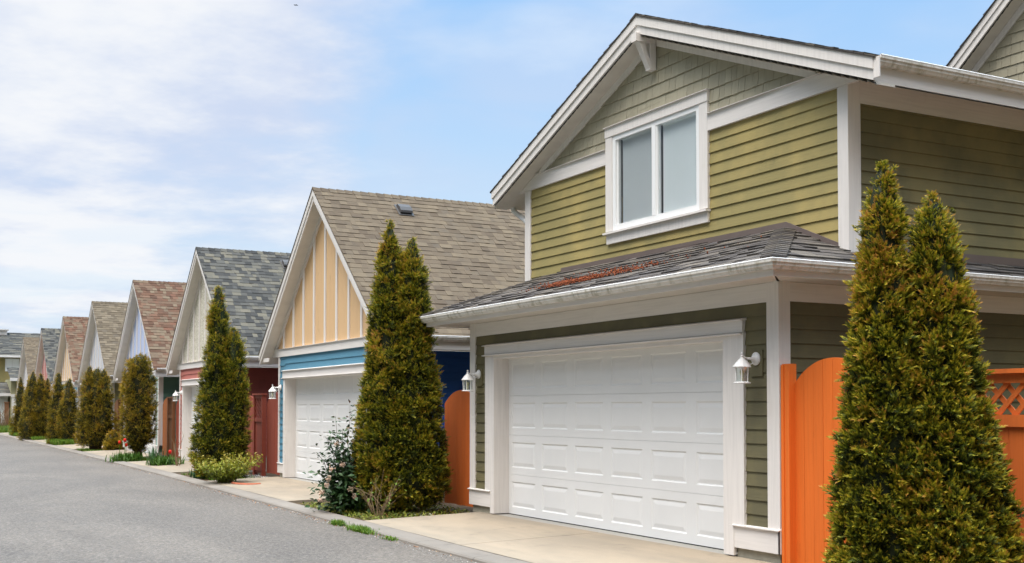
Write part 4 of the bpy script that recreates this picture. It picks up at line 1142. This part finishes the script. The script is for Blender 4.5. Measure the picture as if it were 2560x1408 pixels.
def at(px, y=None, x=None, z=GZ):
    d = pixel_dir(px, 1019); k = (y / d[1]) if y is not None else (x / d[0])
    return (d[0] * k, d[1] * k, z)
RV = np.array([sin(YAW), cos(YAW)])           # image-right direction on the ground
def st(off, prof, back=0.):
    return (RV[0] * off - RV[1] * back * -1 * 0 + -cos(YAW) * back, RV[1] * off + sin(YAW) * back, prof)
# big double cedar at the right
b = at(2300, y=6.65)
cedar('biggest cedar, twin pointed tops, in front of the orange gate at the right', [
    st(-.255, [(.08, .33), (.35, .39), (.9, .37), (1.5, .32), (1.9, .27), (2.3, .225), (2.6, .195), (2.9, .17), (3.1, .13), (3.24, .07), (3.34, .012)]),
    st(.105, [(.08, .48), (.35, .56), (.9, .48), (1.4, .40), (1.8, .33), (2.2, .29), (2.5, .25), (2.75, .19), (2.95, .11), (3.09, .02)]),
    st(.30, [(.08, .34), (.4, .40), (.9, .33), (1.3, .24), (1.6, .12), (1.75, .02)], -.05)], b, 360, .074, 11, 'cedar', per=13, nleaf=15)
b = at(1005, y=6.62)
cedar('tall cedar with twin tops between the blue house and the olive garage', [
    st(-.18, [(.14, .38), (.4, .50), (.9, .52), (1.6, .46), (2.4, .36), (3.1, .30), (3.6, .23), (3.92, .14), (4.12, .07), (4.26, .012)]),
    st(.14, [(.14, .42), (.4, .55), (.8, .54), (1.5, .45), (2.3, .36), (3.0, .31), (3.5, .24), (3.76, .14), (3.93, .06), (4.02, .012)])], b, 230, .086, 12, 'cedar', per=13, nleaf=12)
b = at(556, y=6.45)
cedar('narrow pointed cedar in front of the brick red house, low shrub at its foot', [
    st(-.10, [(.1, .44), (.5, .58), (1.0, .54), (2.0, .42), (2.8, .32), (3.4, .24), (3.8, .175), (4.05, .11), (4.16, .03)]),
    st(.24, [(.1, .32), (.6, .37), (1.4, .36), (2.3, .31), (2.8, .24), (3.05, .17), (3.24, .06)])], b, 150, .10, 13, 'cedar', per=12, nleaf=9, tuck=.9, bough=36)
b = at(346, x=-34.6)
cedar('clipped round topped cedar above the red tulips', [st(0, [(.30, .20), (.6, .45), (1.0, .54), (1.8, .52), (2.4, .46), (2.75, .40), (2.95, .30), (3.03, .12)])], b, 130, .10, 14, 'cedar_far', rough=.03, trunk=.10, per=11, nleaf=8, tuck=.8, bough=30, hollow=.09)
b = at(238, x=-43.0)
cedar('bushy three topped cedar in front of the tan house', [
    st(-.20, [(.22, .38), (.7, .44), (1.6, .38), (2.2, .30), (2.6, .22), (2.85, .13), (3.0, .03)]), st(.06, [(.22, .46), (.7, .53), (1.5, .43), (2.2, .35), (2.65, .24), (2.85, .12), (2.94, .04)]),
    st(.30, [(.22, .42), (.7, .50), (1.3, .42), (2.0, .31), (2.5, .20), (2.75, .12), (2.9, .03)])], b, 100, .115, 15, 'cedar_far', trunk=.09, per=10, nleaf=7, tuck=.7, bough=22, hollow=.13)
for px, x, hw_, hh, sd, lab in ((146, -51.0, .44, 2.98, 16, 'left cedar of the close pair by the long grass'), (173, -50.2, .46, 2.72, 17, 'right, lower cedar of the close pair by the long grass'),):
    cedar(lab, [st(0, [(.05, hw_ * .9), (.5, hw_), (1.2, hw_ * .95), (1.9, hw_ * .76), (hh - .5, hw_ * .5), (hh - .15, hw_ * .28), (hh, .03)])], at(px, x=x), 90, .12, sd, 'cedar_far', per=10, nleaf=7, tuck=.7, bough=22, hollow=.13)
cedar('wide cedar with three tops, third clump from the far end', [
    st(-.20, [(.05, .55), (.6, .60), (1.4, .46), (2.2, .34), (2.9, .2), (3.25, .03)]), st(.18, [(.05, .5), (.6, .56), (1.4, .46), (2.2, .33), (2.8, .18), (3.15, .03)]),
    st(.48, [(.05, .42), (.7, .46), (1.5, .38), (2.3, .22), (2.95, .03)])], at(92, x=-58.6), 80, .125, 18, 'cedar_far', per=10, nleaf=6, tuck=.6, bough=18, hollow=.14)
for px, x, hw_, hh, sd, lab in ((51, -67.0, .50, 3.2, 19, 'farthest tall cedar at the left end of the row'), (69, -66.4, .36, 2.95, 20, 'slim far cedar just right of the farthest one'),):
    cedar(lab, [st(0, [(.05, hw_ * .95), (.5, hw_), (1.4, hw_ * .8), (2.2, hw_ * .55), (hh - .4, hw_ * .3), (hh, .03)])], at(px, x=x), 75, .13, sd, 'cedar_far', per=9, nleaf=6, tuck=.6, bough=18, hollow=.14)

def leafy(mb, P, D, sc, tint, r, width=.45, fold=.25):
    """simple folded leaves: 4 verts, 2 triangles each side of the midrib"""
    V = np.array([[0, 0, 0], [.45, width * .5, fold * .2], [1, 0, -.08], [.45, -width * .5, fold * .2], [.5, 0, 0]])
    Fc = np.array([[0, 4, 1], [1, 4, 2], [0, 3, 4], [3, 2, 4]])
    scatter(mb, [(V, Fc, np.array([.5] * 4))], P, orient(D, roll=r.uniform(-.8, .8, len(P))), sc, tint, r, 0)
def blades(mb, P, hgt, r, lean=.5, wd=.006, tint=None, seg=3):
    """grass or strap leaves, each a bent tapering strip"""
    n = len(P); th = r.uniform(0, 2 * pi, n); ln = np.abs(r.normal(0, lean, n))
    dx, dy = np.cos(th) * ln, np.sin(th) * ln; px, py = -np.sin(th), np.cos(th)
    wds = wd * r.uniform(.7, 1.3, n); V = []
    for k in range(seg + 1):
        s = k / seg; b = np.column_stack([P[:, 0] + dx * hgt * s * s, P[:, 1] + dy * hgt * s * s, P[:, 2] + hgt * (s - .35 * ln * s * s)])
        w_ = (wds * (1 - s ** 1.6) + .0006)[:, None] * np.column_stack([px, py, np.zeros(n)])
        V += [b - w_, b + w_]
    V = np.stack(V, 1); m_ = V.shape[1]
    Fc = np.array([[2 * k, 2 * k + 1, 2 * k + 3, 2 * k + 2] for k in range(seg)])
    T = np.clip(r.normal(.5, .22, n), 0, 1) if tint is None else tint
    mb.raw(V.reshape(-1, 3), (Fc[None] + (np.arange(n) * m_)[:, None, None]).reshape(-1, 4), np.repeat(T, seg))
def stems(mb, r, o, n, hgt, spread, rad0, seg=5, wander=.06, start=.03, up=1.):
    tips = []
    for i in range(n):
        a = r.uniform(0, 2 * pi); s = spread * sqrt(r.rand()); h = hgt * r.uniform(.6, 1.0); pts = []
        p0 = np.array([o[0] + cos(a) * start * r.rand() * 2, o[1] + sin(a) * start * r.rand() * 2, o[2]])
        for k in range(seg + 1):
            q = k / seg; pts.append(p0 + np.array([cos(a) * s * q ** 1.2, sin(a) * s * q ** 1.2, h * q ** up]) + r.normal(0, wander, 3) * q * .6 * np.array([1, 1, .3]))
        mb.tube(pts, [rad0 * (1 - .75 * k / seg) for k in range(seg + 1)], 5)
        tips.append(pts)
    return tips

# viburnum by the blue house's driveway
def viburnum():
    r = np.random.RandomState(21); o = (-15.95, 5.93, GZ)
    t = thing('flowering_shrub', 'loose dark leaved shrub with pale pink flower clusters at the kerb', 'shrub', o)
    mb = MB(); tips = stems(mb, r, o, 9, 1.25, .42, .011, 7, .05)
    for dx, hh in ((-.17, 1.36), (.05, 1.52), (-.28, 1.1)):
        off = RV * dx; pts = [np.array([o[0] + off[0] * q, o[1] + off[1] * q, o[2] + hh * q]) + r.normal(0, .025, 3) * q for q in np.linspace(0, 1, 8)]
        mb.tube(pts, [.011 * (1 - .8 * q) for q in np.linspace(0, 1, 8)], 5); tips.append(pts)
    obj('stems', mb, 'bark', t)
    P = []; D = []; S_ = []
    for pts in tips:
        pts = np.array(pts)
        for k in range(len(pts) - 1):
            q = k / (len(pts) - 1)
            for _ in range(int(30 - 14 * q)):
                a = r.rand(); p = pts[k] * (1 - a) + pts[k + 1] * a; d = r.normal(0, 1, 3); d[2] = d[2] * .5 + .1; d /= np.linalg.norm(d)
                P.append(p + d * r.uniform(.01, .09) * (1.4 - q)); D.append(d); S_.append(r.uniform(.065, .11) * (1.15 - .4 * q))
    for _ in range(1100):   # bushy lower part
        p = np.array([r.normal(0, .22), r.normal(0, .22), abs(r.normal(.35, .22))]); d = r.normal(0, 1, 3); d[2] = d[2] * .5 - .1
        P.append(np.array(o) + p); D.append(d); S_.append(r.uniform(.075, .12))
    P = np.array(P); D = np.array(D); mb = MB(); leafy(mb, P, D, np.array(S_), np.clip(.25 + .45 * r.rand(len(P)) + .35 * (P[:, 2] > .95) * r.rand(len(P)), 0, 1), r, .55)
    obj('leaves', mb, 'leaf_dark', t)
    mb = MB()
    for px, z in ((-.17, .55), (-.21, .42), (-.02, .62), (-.30, .22), (-.33, .12), (.10, .27), (.16, .17), (-.10, .9), (-.24, .33)):
        ctr = np.array([o[0] + RV[0] * px, o[1] + RV[1] * px, o[2] + z + .1]) - np.array([-cos(YAW), sin(YAW), 0]) * .36
        mb = MB(); q = ctr + r.normal(0, .017, (40, 3)); clump(mb, q, r.uniform(.007, .014, 40), r); obj('flower_cluster', mb, 'petal_pink', t)
viburnum()
def dry_bush():
    r = np.random.RandomState(22); o = at(945, y=6.0)
    t = thing('dry_bush', 'bare tan twigs of a cut back rose at the foot of the tall cedar', 'bush', o)
    mb = MB(); tips = stems(mb, r, o, 20, .58, .36, .0048, 6, .05, .05)
    for pts in tips[:14]:
        k = r.randint(2, 5); p = np.array(pts[k]); d = r.normal(0, .13, 3); d[2] = abs(d[2]) + .1
        mb.tube([p, p + d * .6 + r.normal(0, .01, 3), p + d], [.004, .003, .0015], 4)
    obj('twigs', mb, 'twig', t)
    P = np.array([np.array(tp[r.randint(3, 7)]) + r.normal(0, .03, 3) for tp in tips for _ in range(3)])
    mb = MB(); leafy(mb, P, r.normal(0, 1, (len(P), 3)), r.uniform(.025, .045, len(P)), r.uniform(.3, 1, len(P)), r, .6); obj('leaves', mb, 'leaf_bright', t)
dry_bush()
def strap_clump(name, label, cat, o, n, hgt, rad_, m, wd, lean, seed, group=None):
    r = np.random.RandomState(seed); P = np.column_stack([o[0] + r.normal(0, rad_, n), o[1] + r.normal(0, rad_, n), np.full(n, o[2])])
    mb = MB(); blades(mb, P, hgt * 1., r, lean, wd); return tag(obj(name, mb, m, base=o), label, cat, group)
strap_clump('lily_clump', 'bright green lily shoots between the flowering shrub and the dry twigs', 'plant', at(882, y=6.0), 110, .34, .09, 'leaf_bright', .013, .75, 23)
def low_shrub():
    r = np.random.RandomState(24); o = at(566, y=6.02)
    t = thing('low_shrub', 'low yellow green spreading shrub at the foot of the narrow pointed cedar', 'shrub', o)
    mb = MB(); tips = stems(mb, r, o, 54, .62, .70, .006, 5, .05, .08); obj('stems', mb, 'bark', t)
    P = []; D = []
    for pts in tips:
        pts = np.array(pts)
        for _ in range(60):
            k = r.randint(1, 5); a = r.rand(); P.append(pts[k] * (1 - a) + pts[k + 1] * a + r.normal(0, .035, 3)); d = r.normal(0, 1, 3); d[2] += .5; D.append(d)
    P = np.array(P); P[:, 2] = np.maximum(P[:, 2], GZ + .01)
    mb = MB(); leafy(mb, P, np.array(D), r.uniform(.045, .085, len(P)), np.clip(.2 + .8 * (P[:, 2] - GZ) / .55 * r.uniform(.6, 1.2, len(P)) + r.normal(0, .1, len(P)), 0, 1), r, .42); obj('leaves', mb, 'leaf_yellow', t)
low_shrub()
strap_clump('leafy_plant', 'small dark green plant left of the low yellow green shrub at the kerb', 'plant', at(510, y=6.15), 120, .26, .10, 'leaf_blue', .012, .9, 25)
mb = MB(); cc = at(600, y=6.22); pts = []
for i in range(13):
    a = -1.9 + 2.3 * i / 12; pts.append((cc[0] + .55 * cos(a) * .9 + .25, cc[1] + .62 * sin(a) * .45 + .10, GZ + .045))
mb.tube(pts, .032, 8); tag(obj('garden_edging', mb, 'terracotta', base=pts[0]), 'curved terracotta edging in front of the maroon gate by the low shrub', 'edging')
# tulips and leaves below the clipped cedar
def tulip(px, y, hgt, label, seed, n=3):
    r = np.random.RandomState(seed); o = at(px, y=y); t = thing('tulip', label, 'flower', o, 'red tulips in the bed below the clipped cedar')
    mb = MB(); top = np.array([o[0] + r.normal(0, .02), o[1], o[2] + hgt]); mb.tube([o, (o[0], o[1], o[2] + hgt * .6), top], .008, 5); obj('stem', mb, 'leaf_bright', t)
    mb = MB(); mb.lathe([(.008, -.02), (.036, .0), (.046, .035), (.036, .07), (.020, .085)], top, 9, tint=r.uniform(.2, .8)); obj('petals', mb, 'petal_red', t, True)
    mb = MB(); blades(mb, np.repeat(np.array([o]), 4, 0), .3, r, .7, .02); obj('leaves', mb, 'leaf_blue', t)
    return t
tulip(300, 5.98, .50, 'red tulip, left and half open, of the trio left of the clipped cedar', 31)
tulip(313, 6.0, .58, 'tallest red tulip of the trio left of the clipped cedar, edged with yellow', 32)
tulip(316, 6.04, .44, 'lowest red tulip of the trio left of the clipped cedar', 33)
tulip(426, 6.5, .36, 'single red tulip right of the clipped cedar near the brown gate', 34)
strap_clump('iris_clump', 'dark upright sword leaves just right of the clipped cedar trunk', 'plant', at(388, y=6.25), 40, .55, .10, 'leaf_blue', .022, .45, 26)
strap_clump('leafy_plant', 'mid green leafy clump in front of the brown gate by the single tulip', 'plant', at(414, y=6.45), 320, .32, .17, 'leaf_green', .018, .9, 27)
strap_clump('leafy_plant', 'bright green leafy clump under the trio of red tulips', 'plant', at(322, y=6.12), 420, .30, .20, 'leaf_green', .016, 1.0, 28)
mb = MB(); r = np.random.RandomState(29); o = at(446, y=6.6); stems(mb, r, o, 5, 1.1, .25, .012, 6, .06); tag(obj('bare_shrub', mb, 'twig', base=o), 'bare tan stalks in front of the maroon gate by the brick red house', 'shrub')
o = at(9, x=-76.5); mb = MB(); stems(mb, r, o, 26, 2.0, .55, .02, 6, .12); tag(obj('bare_shrub', mb, 'twig', base=o), 'bare leafless shrub at the far left edge before the white garage doors', 'shrub')
mb = MB(); o = at(16.5, x=-78.5); mb.box(o[0] - .12, o[0] + .12, o[1] - .12, o[1] + .12, -.1, 1.75); mb.box(o[0] - .15, o[0] + .15, o[1] - .15, o[1] + .15, 1.75, 1.8); tag(obj('fence_post', mb, 'cedar_brown', base=o), 'thin brown post between the two low garages at the far end', 'post')
cedar('small low green bush right of the bushy three topped cedar', [st(0, [(.02, .30), (.25, .38), (.55, .26), (.75, .04)])], at(284, x=-41.9), 90, .12, 30, 'cedar_far', 'low bushes')

# ground cover, grass, weeds, litter, pebbles
def patch(n, xr, yr, seed, edge=True):
    r = np.random.RandomState(seed); return np.column_stack([r.uniform(*xr, n), r.uniform(*yr, n), np.full(n, GZ)]), r
mb = MB()
P, r = patch(5200, (-17.4, -14.48), (5.66, 7.5), 41)
P = P[(P[:, 1] > np.array([kerb_y(x) for x in P[:, 0]]) + .26)]
kk_ = wobble(P, 5, 3.) + r.normal(0, .25, len(P)); P = P[(kk_ > -.25) | (P[:, 1] < 5.95)]
leafy(mb, P + np.column_stack([np.zeros((len(P), 2)), r.uniform(0, .05, len(P))]), np.column_stack([r.normal(0, 1, (len(P), 2)), r.uniform(.2, 1.3, len(P))]), r.uniform(.025, .06, len(P)), r.uniform(.1, .95, len(P)), r, .4)
tag(obj('ground_cover', mb, 'cover'), 'low moss green ground cover in the bed around the tall twin topped cedar', 'ground cover', None, 'stuff')
mb = MB()
for x0, x1, y0, y1, n, hh in ((-52.1, -49.2, 6.05, 6.75, 2600, .30), (-60.6, -57.3, 6.1, 6.6, 1500, .24), (-69.0, -65.6, 6.1, 6.6, 1300, .25), (-80, -74.8, 6.2, 8.5, 2600, .55), (-44.4, -41.8, 6.15, 6.9, 700, .10), (-35.5, -33.6, 6.2, 6.9, 500, .10), (-27, -24.1, 6.0, 7.2, 500, .07)):
    P, r = patch(n, (x0, x1), (y0, y1), 50 + n); blades(mb, P, hh, r, .6, .011 if hh > .2 else .008)
tag(obj('grass', mb, 'grass'), 'bright green grass along the kerb between the far driveways', 'grass', None, 'stuff')
for i, (px, off, rx, n, hh, lab) in enumerate(((848, -.03, .10, 260, .075, 'small weed in the kerb gutter nearest the flowering shrub'), (905, -.05, .20, 420, .085, 'longest weed tuft in the kerb gutter beside the near driveway'), (978, -.05, .09, 90, .04, 'tiny yellowish weed in the kerb gutter, nearest to the camera'))):
    r = np.random.RandomState(60 + i); d = pixel_dir(px, 1019)
    x = -10.
    for _ in range(30): x = (kerb_y(x) + off) / d[1] * d[0]
    o = (x, kerb_y(x) + off, -.10)
    P = np.column_stack([o[0] + r.normal(0, rx, n), o[1] + r.normal(0, .035, n), np.full(n, -.10)])
    mb = MB(); blades(mb, P, hh, r, 1.0, .005); leafy(mb, P[:n // 2] + [0, 0, .02], np.column_stack([r.normal(0, 1, (n // 2, 2)), r.uniform(.2, 1, n // 2)]), r.uniform(.02, .04, n // 2), r.uniform(.2, .9, n // 2), r, .5)
    tag(obj('weed', mb, 'grass', base=o), lab, 'weed', 'weeds growing along the kerb')
mb = MB(); r = np.random.RandomState(70); n = 420
x = -np.abs(r.gamma(2.2, 6., n)) - 8.3; x = x[x > -60]; y = np.array([kerb_y(q) for q in x]) - np.abs(r.normal(0, .07, len(x))) - .01
leafy(mb, np.column_stack([x, y, np.full(len(x), -.098)]), np.column_stack([r.normal(0, 1, (len(x), 2)), r.uniform(0, .25, len(x))]), r.uniform(.012, .035, len(x)), r.rand(len(x)), r, .6)
n = 120; x = r.uniform(-17, -14.6, n); y = r.uniform(6.1, 7.2, n)
leafy(mb, np.column_stack([x, y, np.full(n, GZ + .03)]), np.column_stack([r.normal(0, 1, (n, 2)), r.uniform(0, .3, n)]), r.uniform(.03, .06, n), r.rand(n), r, .6)
tag(obj('leaf_litter', mb, 'litter'), 'scattered dead leaves along the kerb and in the bed', 'leaves', None, 'stuff')
mb = MB(); n = 1500; x = r.normal(-15.45, .22, 260); y = r.normal(6.75, .09, 260)
clump(mb, np.column_stack([x, y, np.full(260, GZ + .015)]), r.uniform(.012, .03, 260), r)
x = r.uniform(-8.2, -6.2, 900); y = r.uniform(6.9, 7.6, 900); clump(mb, np.column_stack([x, y, np.full(900, GZ + .01)]), r.uniform(.012, .035, 900), r)
x = r.uniform(-25.6, -23.9, 500); y = r.uniform(6.9, 7.4, 500); clump(mb, np.column_stack([x, y, np.full(500, GZ + .01)]), r.uniform(.012, .03, 500), r)
x = -np.abs(r.gamma(2., 4., 500)) - 8.3; y = np.array([kerb_y(q) for q in x]) - np.abs(r.normal(0, .09, 500)); clump(mb, np.column_stack([x, y, np.full(500, -.100)]), r.uniform(.003, .009, 500), r)
tag(obj('gravel', mb, 'pebbles'), 'grey pebbles under the gates and grit along the kerb', 'gravel', None, 'stuff')
# a bird high in the sky
d = pixel_dir(737, 13); bp = np.array([0, 0, HC]) + d * 90
mb = MB(); u_ = np.array([RV[0], RV[1], 0]); f_ = np.array([-cos(YAW), sin(YAW), 0.]); z_ = np.array([0, 0, 1.])
mb.tube([bp - f_ * .13, bp, bp + f_ * .12], [.008, .035, .012], 6)
for s in (-1, 1): mb.face([bp + f_ * .05, bp + u_ * s * .14 + z_ * (.07 if s < 0 else -.02) + f_ * .04, bp + u_ * s * .27 + z_ * (.03 if s < 0 else -.05), bp + u_ * s * .13 + z_ * .04 - f_ * .04, bp - f_ * .05])
tag(obj('bird', mb, 'black', base=tuple(bp)), 'tiny dark bird flying high in the cloudy sky', 'bird')
